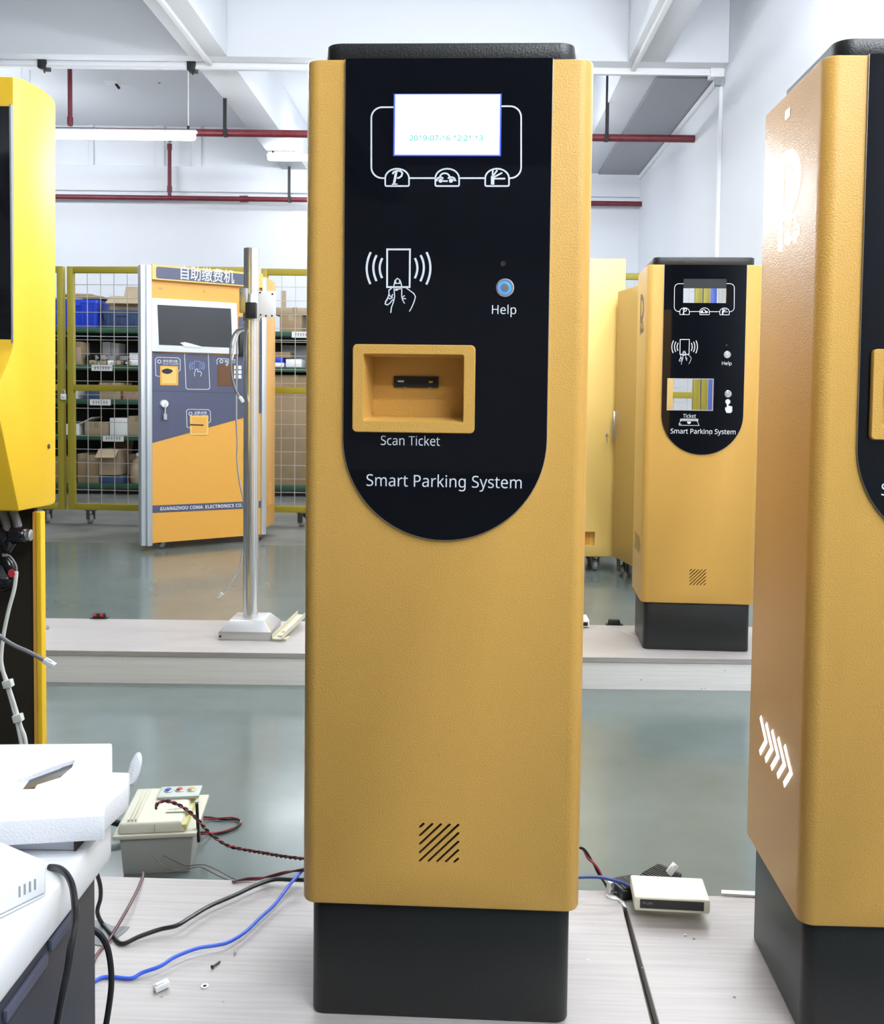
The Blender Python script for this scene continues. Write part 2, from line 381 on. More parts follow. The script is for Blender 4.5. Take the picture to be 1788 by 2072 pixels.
    if not rear:
        text('lettering', 'Scan Ticket', G(771,900)[0], G(890,900)[0], G(830,901)[1], G(830,881)[1], FR, PRINT, gp, GT-.0002)
        text('lettering', 'Smart Parking System', G(742,985)[0], G(1055,985)[0], G(900,993)[1], G(900,960)[1], FR, PRINT, gp, GT-.0002)
    else:
        text('lettering', 'Ticket', -.0636, -.0207, .7915, .8055, FR, PRINT, gp, GT-.0002)
        mb = MB()
        mb.ribbon([(-.068,.7705),(-.0765,.7705),(-.0685,.7850),(-.0180,.7850),(-.0095,.7665),(-.0765,.7665)], .0018, FR, GT-.0003, GT)
        mb.ribbon([(-.0720,.7880),(-.0720,.7820),(-.0140,.7820),(-.0140,.7880),(-.0720,.7880)], .0018, FR, GT-.0003, GT)
        mb.plate([(-.0490,.7790),(-.0370,.7790),(-.0370,.7740),(-.0430,.7710),(-.0490,.7740)], FR, GT-.0003, GT)
        ob('ticket_symbol', mb, PRINT, gp)
        text('lettering', 'Smart Parking System', -.1035, .1113, .7335, .7560, FR, PRINT, gp, GT-.0002, bold=.006)
        mb = MB().plate(arc(.0834,.8475,.0085,0,345,16), FR, GT-.0003, GT)
        mb.plate([(.0800,.846),(.0855,.846),(.0860,.834),(.0980,.832),(.0985,.816),(.0940,.810),(.0800,.810),(.0750,.820),(.0750,.829),(.0800,.828)], FR, GT-.0006, GT)
        ob('touch_symbol', mb, PRINT, gp)
def press_button(root, x, z, lit):
    T = Matrix.Translation((x, GT, z)) @ Matrix.Rotation(math.radians(90), 4, 'X')
    b = ob('push_button', MB().lathe([(.0120,0),(.0120,.0018),(.0108,.0030),(.0092,.0030),(.0090,.0022),(.0086,.0022)], 28, T), CHROME, root)
    b['label'] = 'round chrome push button' + (' with glowing blue ring' if lit else '')
    ob('button_face', MB().lathe([(.0060,.0022),(.0060,.0030),(.0055,.0034)], 24, T), STEEL, b)
    ob('button_ring', MB().lathe([(.0086,.0020),(.0086,.0026),(.0062,.0026)], 24, T), BLUEL if lit else STEEL, b)
def kiosk(label, pose, kind, glow, group='gold parking kiosks'):
    x, y, yaw = pose
    root = thing('parking_kiosk', label, 'kiosk', (x, y, HB), -yaw, group)
    rear = kind == 'open'
    body = ob('body', rprism(-H, H, 0, KD, .1632, 1.302, (.020,.020,.005,.005), .004, 8), GOLD, root)
    inner = rprism(-H+.004, H-.004, .004, KD+(.05 if rear else -.004), .168, 1.297, (.016,.016,.003,.003), .001, 6)
    cuts = [inner]
    sx0, sx1, sz0, sz1 = -.0290, .0260, .2265, .2810
    for k in range(-4, 5):                        # slanted speaker slots
        L0 = max(sx0, (sx0+sx1)/2+k*.0118-(sz1-sz0)/2); L1 = min(sx1, (sx0+sx1)/2+k*.0118+(sz1-sz0)/2)
        o_ = (sx0+sx1)/2+k*.0118-(sz0+sz1)/2     # x - z = o_
        a = Vector((L0, L0-o_)); b = Vector((L1, L1-o_))
        if (b-a).length < .003: continue
        d = (b-a).normalized(); nrm = Vector((-d.y, d.x)); r = .0016; a += d*r; b -= d*r
        poly = [tuple(b+d*(r*math.sin(t))+nrm*(r*math.cos(t))) for t in [math.pi*q/6 for q in range(7)]] + [tuple(a-d*(r*math.sin(t))-nrm*(r*math.cos(t))) for t in [math.pi*q/6 for q in range(7)]]
        cuts.append(MB().plate(poly, FR, -.01, .02))
    rx0, rx1, rz0, rz1 = -.1180, .0357, .8160, .9240
    scr = (-.0715, .0696, 1.1750, 1.2552)
    cuts.append(MB().box(rx0, rx1, -.02, .03, rz0, rz1))
    cuts.append(MB().box(scr[0], scr[1], -.02, .03, scr[2], scr[3]))
    cut(body, cuts)
    ob('slot_shade_plate', MB().box(-.045, .042, .012, .014, .215, .293), DARK, root)  # dark plate added behind the slots so they stay dark
    ob('base', rprism(-H+.0118, H-.0118, .0118, KD-.0118, 0, .1630, (.018,.018,.006,.006), .003, 6), BLACKP, root)['label'] = 'black plinth'
    ob('cap', rprism(-.1687, .1687, .019, KD-.028, 1.302, 1.3300, (.024,.024,.008,.008), .003, 6), BLACKP, root)['label'] = 'black top cap'
    # arched glass
    g = .1352; top = 1.3012; poly = [(-g, top), (-g, .6688+g)] + arc(0, .6688+g, g, 180, 360, 40)[1:-1] + [(g, .6688+g), (g, top)]
    gp = ob('glass_panel', MB().plate(poly, FR, GT, -.0002), GLASSB, root); gp['label'] = 'glossy black glass front with white printing'
    gc = [MB().box(rx0, rx1, -.02, .03, rz0, rz1)]
    if rear: gc.append(MB().box(scr[0], scr[1], -.02, .03, scr[2], scr[3]))
    cut(gp, gc)
    ob('glass_edge', MB().ribbon(poly, .0016, FR, -.0030, -.0001), STEEL, gp)
    if not rear:
        sn = ob('display', MB().box(scr[0], scr[1], GT-.0006, .006, scr[2], scr[3]), SBLUE, root); sn['label'] = 'lit white display'
        ob('display_picture', MB().box(scr[0]+.0020, scr[1]-.0020, GT-.0010, GT-.0006, scr[2]+.0015, scr[3]-.0010), SCREEN, sn)
        text('digits', '2019-07-16 12:21:13', G(829,286)[0], G(977,286)[0], G(903,287)[1], G(903,276)[1], FR, SGREEN, sn, GT-.0012, bold=.012)
        # moulded ticket pocket
        o0 = rrect(-.1223, .0399, .8117, .9280, .006, 4); o1 = rrect(-.1213, .0389, .8127, .9270, .0055, 4); i0 = rrect(-.1085, .0254, .8262, .9157, .003, 4); bk = rrect(-.1020, .0222, .8326, .9130, .002, 4)
        mb = MB(); mb.loft([[(a,-.004,b) for a,b in o0], [(a,-.011,b) for a,b in o0], [(a,-.0122,b) for a,b in o1], [(a,-.0122,b) for a,b in i0], [(a,-.006,b) for a,b in rrect(-.1070,.0244,.8275,.9147,.003,4)], [(a,.046,b) for a,b in bk]], caps=False)
        n = len(bk); mb.f.append(tuple(len(mb.v)-n+j for j in range(n)))
        pk = ob('ticket_pocket', mb, GOLD, root, sharp=40)
        sl = ob('scanner_slot', MB().box(-.0740, -.0126, .0435, .0475, .8718, .8874), DARK, pk)
        ob('slot_light', MB().box(-.0685, -.0600, .0425, .0436, .8790, .8815), PAPER, pk)
        ob('slot_light', MB().box(-.0255, -.0200, .0425, .0436, .8785, .8810), YELLOW, pk)
        for q in (-.060, -.026): ob('slot_screw', MB().box(q, q+.004, .0425, .0436, .8712, .8722), STEEL, pk)
    else:
        ob('opening_plate', MB().box(scr[0], scr[1], -.003, .004, 1.2240, scr[3]), mat('dark_grey_plate', (.03,.032,.033), .2), root)  # dark grey plate across the top of the display opening
        press_button(root, .0834, .8735, False)
        fr = MB(); fr.ribbon([(rx0+.001,rz0+.001),(rx1-.001,rz0+.001),(rx1-.001,rz1-.001),(rx0+.001,rz1-.001)], .003, FR, -.003, .004, True); ob('pocket_rim', fr, STEEL, root)
    press_button(root, .0775, 1.0040, not rear)
    ob('microphone_hole', MB().lathe([(.0036,0),(.0036,.0006),(.0022,.0006),(.0022,.0002)], 16, Matrix.Translation((.0745,GT,1.0355)) @ Matrix.Rotation(math.radians(90),4,'X')), BLKM, root)
    glass_print(root, gp, rear)
    # parking sign and arrows cut into the flank
    lit = LITW if glow else mat('cut_out_shade', (.20,.12,.03), .6)
    SD = lambda a, b, d: (-H-d, a, b)
    mb = MB(); mb.plate([(.1755,1.0790),(.1590,1.0760),(.1590,1.1400),(.1590,1.2180),(.1755,1.2200)], SD, 0, .0007)
    mb.ribbon([(.1600,1.2090)]+[(.160-.062*math.sin(t)-.004, 1.1690+.0400*math.cos(t)) for t in [math.pi*q/14 for q in range(15)]]+[(.1600,1.1290)], .020, SD, 0, .0007)
    ob('parking_letter', mb, lit, root)
    mb = MB(); mb.ribbon([(.1440,1.0870),(.1450,1.0960),(.1290,1.1000),(.1190,1.1190),(.1040,1.1190),(.0960,1.1030),(.0860,1.0990),(.0850,1.0900),(.1440,1.0870)], .0055, SD, 0, .0007, False)
    for q in (.128, .100): mb.plate(arc(q,1.0885,.0085,0,345,12), SD, 0, .0009)
    ob('car_symbol', mb, lit, root)
    for k in range(5):
        q = .202-k*.0295
        ob('arrow_chevron', MB().ribbon([(q,.3755),(q-.031,.3490),(q-.002,.3205)], .0080, SD, 0, .0007), lit, root)
    if glow: ob('sticker', MB().plate(rrect(.138,.160,1.264,1.277,.002), SD, 0, .0006), STEEL, root)
    return root
kiosk('large gold parking kiosk in the middle with lit white display and glowing Help button', MAIN, 'scan', True)
kiosk('nearest gold parking kiosk, cut off by the frame, with glowing P sign on its side', RIGHTK, 'scan', True)
kiosk('small distant gold parking kiosk with empty see-through display and ticket openings', (.7907, 3.1616, .0605), 'open', False)

# ------------------------------------------------------------------ plywood platforms
def platform(label, x0, x1, y0, y1, rz, px_=0, py_=0):
    t = thing('plywood_platform', label, 'platform', (px_, py_, 0), rz, 'low plywood platforms')
    ob('top_board', MB().box(x0, x1, y0, y1, HB-.018, HB), WOOD, t, bev=.0012, seg=1)
    ob('front_board', MB().box(x0, x1, y0+.004, y0+.022, .0, HB-.0185), WOODF, t)
    ob('back_board', MB().box(x0, x1, y1-.022, y1-.004, .0, HB-.0185), WOOD, t)
    for xx in (x0, x1-.018): ob('end_board', MB().box(xx, xx+.018, y0+.0225, y1-.0225, .0, HB-.0185), WOOD, t)
    return t
yr = (atZ(600,1322,HB).y, atZ(600,1257,HB).y)
platform('whitewashed plywood platform in the back carrying the steel pole', -2.45, 1.60, yr[0], yr[1], 0)
platform('whitewashed plywood platform in front under the middle kiosk and loose cables', -.78, .2615, 0, .50, -.031, 0, 1.118)
platform('whitewashed plywood platform in front under the router and nearest kiosk', .2735, 1.70, 0, .49, -.020, 0, 1.117)

# ------------------------------------------------------------------ ceiling services
def pipe(name, label, p0, p1, r, m, cat='pipe', n=14, couplings=()):
    t = thing(name, label, cat, p0); P0 = Vector(p0); d = Vector(p1)-P0
    ob('pipe_run', MB().tube([(0,0,0), d], r, n), m, t)
    for c in couplings:
        a = d*c; u = d.normalized(); ob('coupling', MB().tube([a-u*r*1.6, a+u*r*1.6], r*1.3, n), m, t)
    return t
zu = atX(1402,281,XW-.01); YU = zu.y
pu0 = atY(-200, 263, YU)
upipe = pipe('sprinkler_pipe', 'long red sprinkler pipe crossing under the ceiling in front, ending at the right wall', (XL+.1, YU, zu.z-.0*0), (XW, YU, zu.z), .029, REDP, couplings=(.52,.80))
zl = atX(1286,411,XW-.01); YL = min(zl.y, YB-.14)
zlz = atY(600,404,YL).z
lpipe = pipe('sprinkler_pipe', 'long red sprinkler pipe running low along the back wall', (XL+.1, YL, zlz), (XW, YL, zlz), .026, REDP, couplings=(.40,.72))
q = atY(343,395,YL); 
sp = pipe('sprinkler_riser', 'short red upright pipe with sprinkler head on the back wall pipe', (q.x, YL, zlz+.03), (q.x, YL, atY(343,292,YL).z), .019, REDP, couplings=(.12,.95))
dz = atY(343,292,YL).z-zlz-.03
ob('sprinkler_head', MB().lathe([(.010,dz),(.010,dz+.02),(.026,dz+.03),(.026,dz+.034)], 12), STEEL, sp)
q = atY(142,262,YU)
pipe('drop_pipe', 'red drop pipe from the ceiling down to the front sprinkler pipe', (q.x, YU, zu.z+.04), (q.x, YU, ZC), .018, REDP, couplings=(.06,))
def hanger(u, v, Y, zp, label):
    x = atY(u, v, Y).x; t = thing('pipe_hanger', label, 'hanger', (x, Y, zp), 0, 'black pipe hangers')
    ob('hanger_strap', MB().box(-.014, .014, -.037, -.031, -.036, ZC-zp), BLKM, t)
    ob('hanger_clamp', MB().lathe([(.034,-.014),(.034,.014)], 16, Matrix.Rotation(math.radians(90),4,'Y')), BLKM, t)
hanger(457, 240, YU, zu.z, 'black strap hanger holding the front red pipe beside the tube lamp')
hanger(1227, 230, YU, zu.z, 'black strap hanger holding the front red pipe near the right wall')
hanger(586, 380, YL, zlz, 'black strap hanger holding the back wall red pipe')
# lamp rail with clips
YR = YT+.15; r0 = atY(100,130,YR); r1 = atY(1468,138,YR)
t = thing('lamp_rail', 'long white double lamp rail fixed under the concrete cross beam', 'rail', (0, YR, r0.z))
zr = (atY(100,134,YR).z+atY(1300,143,YR).z)/2-r0.z
ob('rail_channel', MB().box(XL+.1, XW-.06, -.03, .03, zr-.012, zr+.020), RAILW, t, bev=.004)
ob('rail_lip', MB().box(XL+.1, XW-.06, -.042, -.031, zr-.030, zr-.013), RAILW, t)
for k in range(5): ob('rail_bracket', MB().box(-4+k*1.35, -3.97+k*1.35, .0, .02, zr+.0201, max(ZBM-r0.z, zr+.021)), RAILW, t)
ZR = r0.z+zr
b1 = atY(1463,145,YR)
t = thing('junction_box', 'small white junction box where the lamp rail meets the right wall', 'box', (XW-.05, YR, ZR-.01))
ob('box_body', MB().box(-.05, .049, -.05, .04, -.03, .03), RAILW, t, bev=.004); ob('cable_gland', MB().box(-.01, .03, -.035, .0, -.085, -.03), GREYP, t)
t = thing('wall_conduit', 'white vertical conduit on the right wall below the junction box', 'conduit', (XW-.013, YR, .02))
ob('conduit_run', MB().box(-.012, .0125, -.012, .012, 0, ZR-.12), RAILW, t)
ob('conduit_clip', MB().box(-.016, .0127, -.02, .02, 1.6, 1.63), RAILW, t)
zc0 = atX(1450,165,XW-.012); zc1 = atX(1284,385,XW-.012)
t = thing('wall_conduit', 'white conduit running back along the right wall under the ceiling', 'conduit', (XW-.013, YR+.05, zc0.z))
ob('conduit_run', MB().box(-.012, .0125, 0, YB-YR-.05, -.022, .022), RAILW, t)
for xx, lab in ((bl[0]+.45*(bl[1]-bl[0]), 'thin white conduit along the underside of the left concrete beam'), (br[0]+.22*(br[1]-br[0]), 'thin white conduit along the underside of the right concrete beam')):
    tag(ob('ceiling_conduit', MB().box(xx-.016, xx+.016, -1, YT+.11, ZBM-.030, ZBM), RAILW, bev=.004), lab, 'conduit')
for u, v, lab in ((90,132,'black rail clip above the yellow kiosk'), (390,141,'black rail clip holding the tube lamp wire')):
    p = atY(u, v, YR)
    t = thing('rail_clip', lab, 'clip', (p.x, YR, ZR), 0, 'black rail clips')
    ob('clip_body', MB().box(-.030, .030, -.05, .045, -.038, .034), BLKM, t, bev=.006)
    ob('clip_screw', MB().lathe([(.006,-.058),(.006,-.036)], 8), BLKM, t)
# small ceiling sensor and vertical conduits on the back wall
p = atY(230,163,8.6)
t = thing('ceiling_sensor', 'small white sensor box on a thin bar below the ceiling', 'sensor', (p.x, 8.6, p.z))
ob('sensor_box', MB().box(-.075, .045, -.05, .05, -.03, .03), RAILW, t, bev=.006); ob('sensor_bar', MB().box(.05, .80, -.015, .015, .0, .03), RAILW, t)
ob('sensor_plate', MB().box(-.17, -.076, -.03, .03, .005, .03), RAILW, t); ob('sensor_nozzle', MB().tube([(.02,0,-.03),(.05,0,-.07)], .012, 8), BLKM, t)
ob('sensor_hanger', MB().box(.4, .42, -.01, .01, .03, ZC-p.z), RAILW, t)
for u, ww, lab in ((181,.05,'narrow white wall duct above the fence left of the hanging lamp end'), (320,.10,'wide pale wall duct left of the sprinkler riser'), (395,.10,'wide pale wall duct right of the sprinkler riser')):
    p = atY(u, 340, YB-.07)
    tag(ob('wall_duct', MB().box(p.x-ww/2, p.x+ww/2, YB-.03, YB, 3.30, ZC), BEAMW, bev=.004), lab, 'duct')

# ------------------------------------------------------------------ tube lamps
def tube_lamp(x0, x1, y, z, label, along='x', hang=None, glow=None):
    t = thing('tube_lamp', label, 'lamp', ((x0+x1)/2 if along == 'x' else x0, y, z), 0 if along == 'x' else math.pi/2, 'hanging tube lamps')
    h = (x1-x0)/2
    ob('housing', MB().box(-h, h, -.022, .022, .020, .040), SILVER, t, bev=.004)
    prof = rrect(-.033, .033, -.030, .0195, (.020,.020,.016,.016), 2)
    ob('diffuser', MB().loft([[(-h+.012,a*.7,b*.7) for a,b in prof], [(-h+.03,a,b) for a,b in prof], [(h-.03,a,b) for a,b in prof], [(h-.012,a*.7,b*.7) for a,b in prof]]), glow or TUBE, t)
    for q in (-h+.06, h-.06):
        ob('suspension_wire', MB().tube([(q,0,.04),(q,0,(hang or ZC)-z)], .004, 6), RAILW, t)
        ob('wire_grip', MB().tube([(q,0,.04),(q,0,.07)], .010, 8), BLKM, t)
    return t
pa = atY(115,273,YR); pb = atY(398,274,YR)
tube_lamp(pb.x-1.30, pb.x, YR, (pa.z+pb.z)/2, 'glowing tube lamp hanging from the rail left of the middle kiosk', hang=ZR-.02, glow=TUBEW)
ZL = 2.74
for (x, y, lab) in ((-.33, YR, 'added unseen tube lamp behind the middle kiosk'), (-1.62,4.05,'tube lamp just above the frame over the left beam'), (1.08,4.0,'tube lamp above the frame over the distant kiosk'),  # the lamp behind the middle kiosk is added to brighten the background
        (1.14,3.15,'tube lamp out of frame above the nearest kiosk'), (.42,2.35,'tube lamp out of frame straight above the middle kiosk'),
        (1.08,.30,'tube lamp out of frame by the right wall beside the photographer'), (1.08,-1.2,'tube lamp out of frame by the right wall behind the photographer'), (1.08,-.45,'added tube lamp out of frame by the right wall at the photographer')):  # last lamp in the list is added to lift the kiosk fronts
    tube_lamp(x-.6, x+.6, y, ZL if y != YR else (pa.z+pb.z)/2, lab, hang=ZR-.035 if y == YR else None)
tube_lamp(-1.95, -.75, 9.2, 3.22, 'tube lamp by the back wall next to the left beam', glow=TUBEW)
tube_lamp(-4.95, -3.75, 8.3, 3.02, 'added unseen tube lamp behind the yellow kiosk')  # unseen, added to brighten the back wall
tube_lamp(-4.5, -3.3, 4.05, ZL, 'added tube lamp out of frame above the yellow kiosk', glow=TUBEW)  # added out of view to brighten the left part of the beam
tube_lamp(-.72, .48, 8.3, 3.02, 'added unseen tube lamp behind the middle kiosk near the back wall')  # extra unseen lamp put in for the back wall and fence

# ------------------------------------------------------------------ yellow mesh fence
YFN = 6.78; FT, FB = 1.84, .10
def caster(parent, x, y, ztop, rot=0, s=1):
    M = Matrix.Translation((x,y,0)) @ Matrix.Rotation(rot,4,'Z')
    mb = MB().box(-.022*s,.022*s,-.022*s,.022*s,ztop-.006,ztop,M)
    for q in (-.016,.012): mb.box(q*s,(q+.004)*s,-.016*s,.022*s,.022*s,ztop-.006,M)
    c = ob('caster', mb, mat('dark_caster_steel', (.10,.10,.105), .45, metal=.5), parent)
    ob('wheel', MB().lathe([(.006*s,-.011*s),(.020*s,-.011*s),(.025*s,-.006*s),(.025*s,.006*s),(.020*s,.011*s),(.006*s,.011*s)], 18, M @ Matrix.Translation((0,.010*s,.025*s)) @ Matrix.Rotation(math.pi/2,4,'Y')), RUBBER, c)
def mesh_fence(label, x0, x1, y0, y1, casters=(), pitch=.098, latch=False):
    L = math.hypot(x1-x0, y1-y0); t = thing('mesh_fence', label, 'fence', (x0, y0, 0), math.atan2(y1-y0, x1-x0), 'yellow mesh fence panels')
    s = .045
    for q in (0, L-s): ob('post', MB().box(q, q+s, -.02, .02, FB, FT), FENCE, t, bev=.003)
    for z in (FT-.045, .955, FB): ob('rail', MB().box(s+.0005, L-s-.0005, -.019, .019, z, z+.045), FENCE, t, bev=.003)
    mb = MB(); k = 1
    while s+k*pitch < L-s: mb.box(s+k*pitch-.0022, s+k*pitch+.0022, -.0045, -.0002, FB+.0455, FT-.0455); k += 1
    k = 1
    while FB+.045+k*pitch < FT-.05:
        zz = FB+.045+k*pitch
        if not (.950 < zz < 1.003): mb.box(s+.001, L-s-.001, .0002, .0045, zz-.0022, zz+.0022)
        k += 1
    ob('wire_mesh', mb, WIRE, t)
    for q in casters: caster(t, q, 0, FB, .8, 1.45)
    if latch: ob('latch_plate', MB().box(.0, .13, -.026, -.0205, .42, .50), FENCE, t)
    return t
fx = atY(134,547,YFN).x
mesh_fence('yellow mesh fence gate leaf half hidden by the bright yellow kiosk', fx-1.42, fx-.012, YFN+.10, YFN-.01, (1.28,.2))
mesh_fence('yellow mesh fence panel between the padlock and the payment machine', fx+.012, fx+1.36, YFN, YFN-.10, (.16,1.1))
mesh_fence('yellow mesh fence panel showing between the payment machine and middle kiosk', fx+1.40, fx+3.00, YFN-.02, YFN-.02, (.3,1.3))
mesh_fence('yellow mesh fence panel mostly hidden behind the tall pale cabinet', fx+3.03, 1.665, YFN-.02, YFN-.02, (.3,1.2))
t = thing('fence_post', 'single yellow fence post at the right wall behind the distant kiosk', 'post', (1.70, YFN-.02, 0)); ob('post', MB().box(-.024, .024, -.02, .02, .012, FT), FENCE, t, bev=.003); ob('post_plate', MB().box(-.035, .05, -.04, .04, 0, .012), FENCE, t)
p = atY(129,797,YFN-.04)
t = thing('padlock', 'small white padlock hanging on the fence gate', 'padlock', (p.x, YFN-.045, p.z))
ob('lock_body', MB().box(-.018,.018,-.010,.010,-.042,0), WHITEP, t, bev=.003); ob('shackle', MB().tube([(-.011,0,0),(-.011,0,.018)]+[(.011*math.cos(a),0,.018+.011*math.sin(a)) for a in (2.4,1.57,.7)]+[(.011,0,.018),(.011,0,0)], .003, 8), STEEL, t)
ob('keyhole', MB().box(-.003,.003,-.0112,-.0101,-.030,-.020), STEEL, t)

# ------------------------------------------------------------------ storage racks and what stands on them
YS0, YS1 = 8.65, 9.25
LV = [.10, .545, .875, 1.19, 1.53]
def rack(label, x0, x1, levels, cards):
    t = thing('storage_rack', label, 'rack', (x0, YS0, 0)); L = x1-x0
    for k, z in enumerate(levels):
        ob('shelf_board', MB().box(0, L, 0, YS1-YS0, z-.045, z), GREENS, t, bev=.004)
    ob('shelf_shade_panel', MB().box(.0, L, YS1-YS0+.0005, YS1-YS0+.006, .06, levels[-1]-.05), mat('rack_shade_dark', (.035,.040,.036), .7), t)  # dark sheet standing for the shade between the shelves
    for x in (-.04, L):
        for y in (0, YS1-YS0-.04): ob('post', MB().box(x+.0005, x+.0395, y, y+.04, 0, levels[-1]+.03), GREENS, t)
    for (x, z) in cards:
        c = ob('label_card', MB().box(x-x0-.095, x-x0+.095, -.008, -.002, z-.055, z+.0), PAPER, t)
        mb = MB(); random.seed(int(x*100))
        for q in range(6):
            a = x-x0-.068+q*.024
            mb.box(a, a+.017, -.0088, -.0081, z-.017, z-.0135); mb.box(a+.006, a+.010, -.0088, -.0081, z-.042, z-.0135); mb.box(a, a+.016, -.0088, -.0081, z-.030, z-.0265); mb.box(a+.002, a+.014, -.0088, -.0081, z-.042, z-.039)
        ob('card_marks', mb, SLATE, c)
    return t
sx = lambda u: atY(u, 800, YS0).x
rack('dark green storage rack of boxes behind the mesh fence', sx(60)-.2, sx(300)+.35, LV, [(sx(207),LV[3]), (sx(203),LV[2]), (sx(229),LV[1])])
rack('dark green storage rack behind the fence beside the payment machine', sx(505), sx(640)+.4, [.10,1.19,1.515], [(sx(611),1.515)])
rack('dark green storage rack near the right wall', sx(1215), 1.735, [.10,.545,1.0,1.53], [])
def carton(label, u0, u1, z, h, m=CARD, d=.30, dy=.04, rz=0, flaps='', tape=True, name='cardboard_box', Y=None, group='boxes on the storage racks'):
    x0, x1 = (atY(u0,800,Y or YS0).x, atY(u1,800,Y or YS0).x); wd = (x1-x0)/2
    t = thing(name, label, 'box', ((x0+x1)/2, (Y or YS0)+dy, z), rz, group)
    if flaps:
        th = .006; mb = MB().box(-wd,wd,0,d,0,th)
        mb.box(-wd,wd,0,th,th,h); mb.box(-wd,wd,d-th,d,th,h); mb.box(-wd,-wd+th,th,d-th,th,h); mb.box(wd-th,wd,th,d-th,th,h)
        ob('box_body', mb, m, t)
        for ch in flaps:
            if ch == 'f': M = Matrix.Translation((0,0,h)) @ Matrix.Rotation(math.radians(35),4,'X'); ob('flap', MB().box(-wd,wd,-.13,0,-.003,.003,M), m, t)
            if ch == 'b': M = Matrix.Translation((0,d,h)) @ Matrix.Rotation(math.radians(62),4,'X'); ob('flap', MB().box(-wd,wd,0,.15,-.003,.003,M), m, t)
            if ch == 'l': M = Matrix.Translation((-wd,0,h)) @ Matrix.Rotation(math.radians(28),4,'Y'); ob('flap', MB().box(-.13,0,0,d,-.003,.003,M), m, t)
            if ch == 'r': M = Matrix.Translation((wd,0,h)) @ Matrix.Rotation(math.radians(-28),4,'Y'); ob('flap', MB().box(0,.13,0,d,-.003,.003,M), m, t)
    else:
        ob('box_body', MB().box(-wd,wd,0,d,0,h), m, t, bev=.004)
        if tape: ob('tape', MB().box(-.022,.022,-.0012,d+.001,h-.05,h+.0012), CARDL if m is CARD else CARD, t)
    return t
def bin_(label, u0, u1, z, h, m, d=.42, dy=.03):
    x0, x1 = sx(u0), sx(u1); wd = (x1-x0)/2
    t = thing('storage_bin', label, 'bin', ((x0+x1)/2, YS0+dy, z), 0, 'plastic bins on the storage racks')
    th = .008; rg = lambda i, zz: [(a,b,zz) for a,b in rrect(-wd+i, wd-i, i, d-i, .03, 4)]
    ob('bin_body', MB().loft([rg(.03,0), rg(.004,h-.03), rg(0,h-.03), rg(0,h), rg(.012,h), rg(.035,.01)]), m, t)
    for k in range(5): ob('rib', MB().box(-wd+.06+k*(2*wd-.13)/4, -wd+.07+k*(2*wd-.13)/4, .003, .03, .03, h-.04), m, t)
    ob('hand_grip', MB().box(-.06,.06,-.006,.004,h-.055,h-.032), m, t)
    return t
B0 = LV[4]
bin_('bright blue plastic bin full of folded cardboard on the top shelf', 98, 197, B0, .255, BLUEB)
bin_('dull navy plastic bin on the top shelf under an open box', 203, 286, B0, .165, NAVYB)
carton('open brown box on top of the navy bin', 219, 300, B0+.166, .125, CARDL, .34, .05, 0, 'bf')
for k, (u0, u1, dz, rr) in enumerate(((100,160,.0,.05),(140,200,.012,-.04),(112,176,.024,.1))):
    x0, x1 = sx(u0), sx(u1)
    t = thing('folded_cardboard', ['lower flat cardboard piece lying across the blue bin', 'middle flat cardboard piece lying across the blue bin', 'upper flat cardboard piece lying across the blue bin'][k], 'cardboard', ((x0+x1)/2, YS0+.25, B0+.258+dz*1.6), rr, 'folded cardboard on the blue bin')
    ob('cardboard_sheet', MB().box(-(x1-x0)/2,(x1-x0)/2,-.19,.19,0,.016), CARDL, t); ob('fold', MB().box(-(x1-x0)/2,(x1-x0)/2,-.01,.01,.016,.02), CARD, t)
z = LV[3]
carton('tall tan box on the second shelf beside the rack post', 150, 161, z, .21, CARDL, .2)
carton('pale grey box at the back of the second shelf', 190, 207, z+.09, .13, GREYP, .18, .2, tape=False)
carton('pale grey box beside another at the back of the second shelf', 208, 224, z+.09, .12, GREYP, .18, .2, tape=False)
carton('brown crate under the grey boxes on the second shelf', 170, 226, z, .085, CARD, .3, .12)
carton('small white box on the second shelf near the payment machine', 257, 277, z+.055, .06, WHITEP, .2, .06, tape=False)
carton('white box lying lowest on the second shelf by the machine', 258, 278, z, .052, WHITEP, .2, .05, tape=False)
carton('black slotted case at the back of the second shelf', 262, 276, z+.12, .13, BLKM, .2, .3, tape=False)
random.seed(3)
AD = 'small grey power adapter lying in the heap on the second shelf'
for k in range(22):
    u = 172+random.random()*84; s = .02+random.random()*.022
    am, an = random.choice(((GREYP,'grey'),(GREYP,'grey'),(BLKM,'black'),(WHITEP,'white'),(CARDL,'tan')))
    t = thing('power_adapter', AD.replace('grey', an), 'adapter', (sx(u), YS0+.02+random.random()*.09, z+ (0 if k < 12 else .045)+.001), random.random()*3, 'heap of power adapters')
    ob('adapter_body', MB().box(-s,s,-.02,.02,0,.042), am, t, bev=.005)
    ob('adapter_plug', MB().box(-.006,.006,-.034,-.0205,.012,.026), STEEL, t)
z = LV[2]
carton('tan moulded tray with round hole on the third shelf', 196, 240, z, .155, CARDL, .3, .05)
carton('dark blue case on the third shelf', 168, 195, z, .085, NAVYB, .2, .05, tape=False)
carton('pinkish tan box on the third shelf by the payment machine', 245, 290, z, .10, mat('pink_cardboard', (.42,.28,.20), .8), .3, .04)
carton('white carton end on the third shelf beside the fence post', 143, 152, z, .11, WHITEP, .2, .05, tape=False)
z = LV[1]
carton('long low tan box on the fourth shelf', 167, 216, z, .115, CARDL, .3, .04)
carton('upright white box on the fourth shelf', 219, 255, z, .16, WHITEP, .3, .03, tape=False)
carton('tan box right of the white box on the fourth shelf', 256, 292, z, .18, CARDL, .3, .05)
carton('white open carton on the fourth shelf beside the fence post', 130, 157, z, .10, WHITEP, .26, .03, 0, 'r')
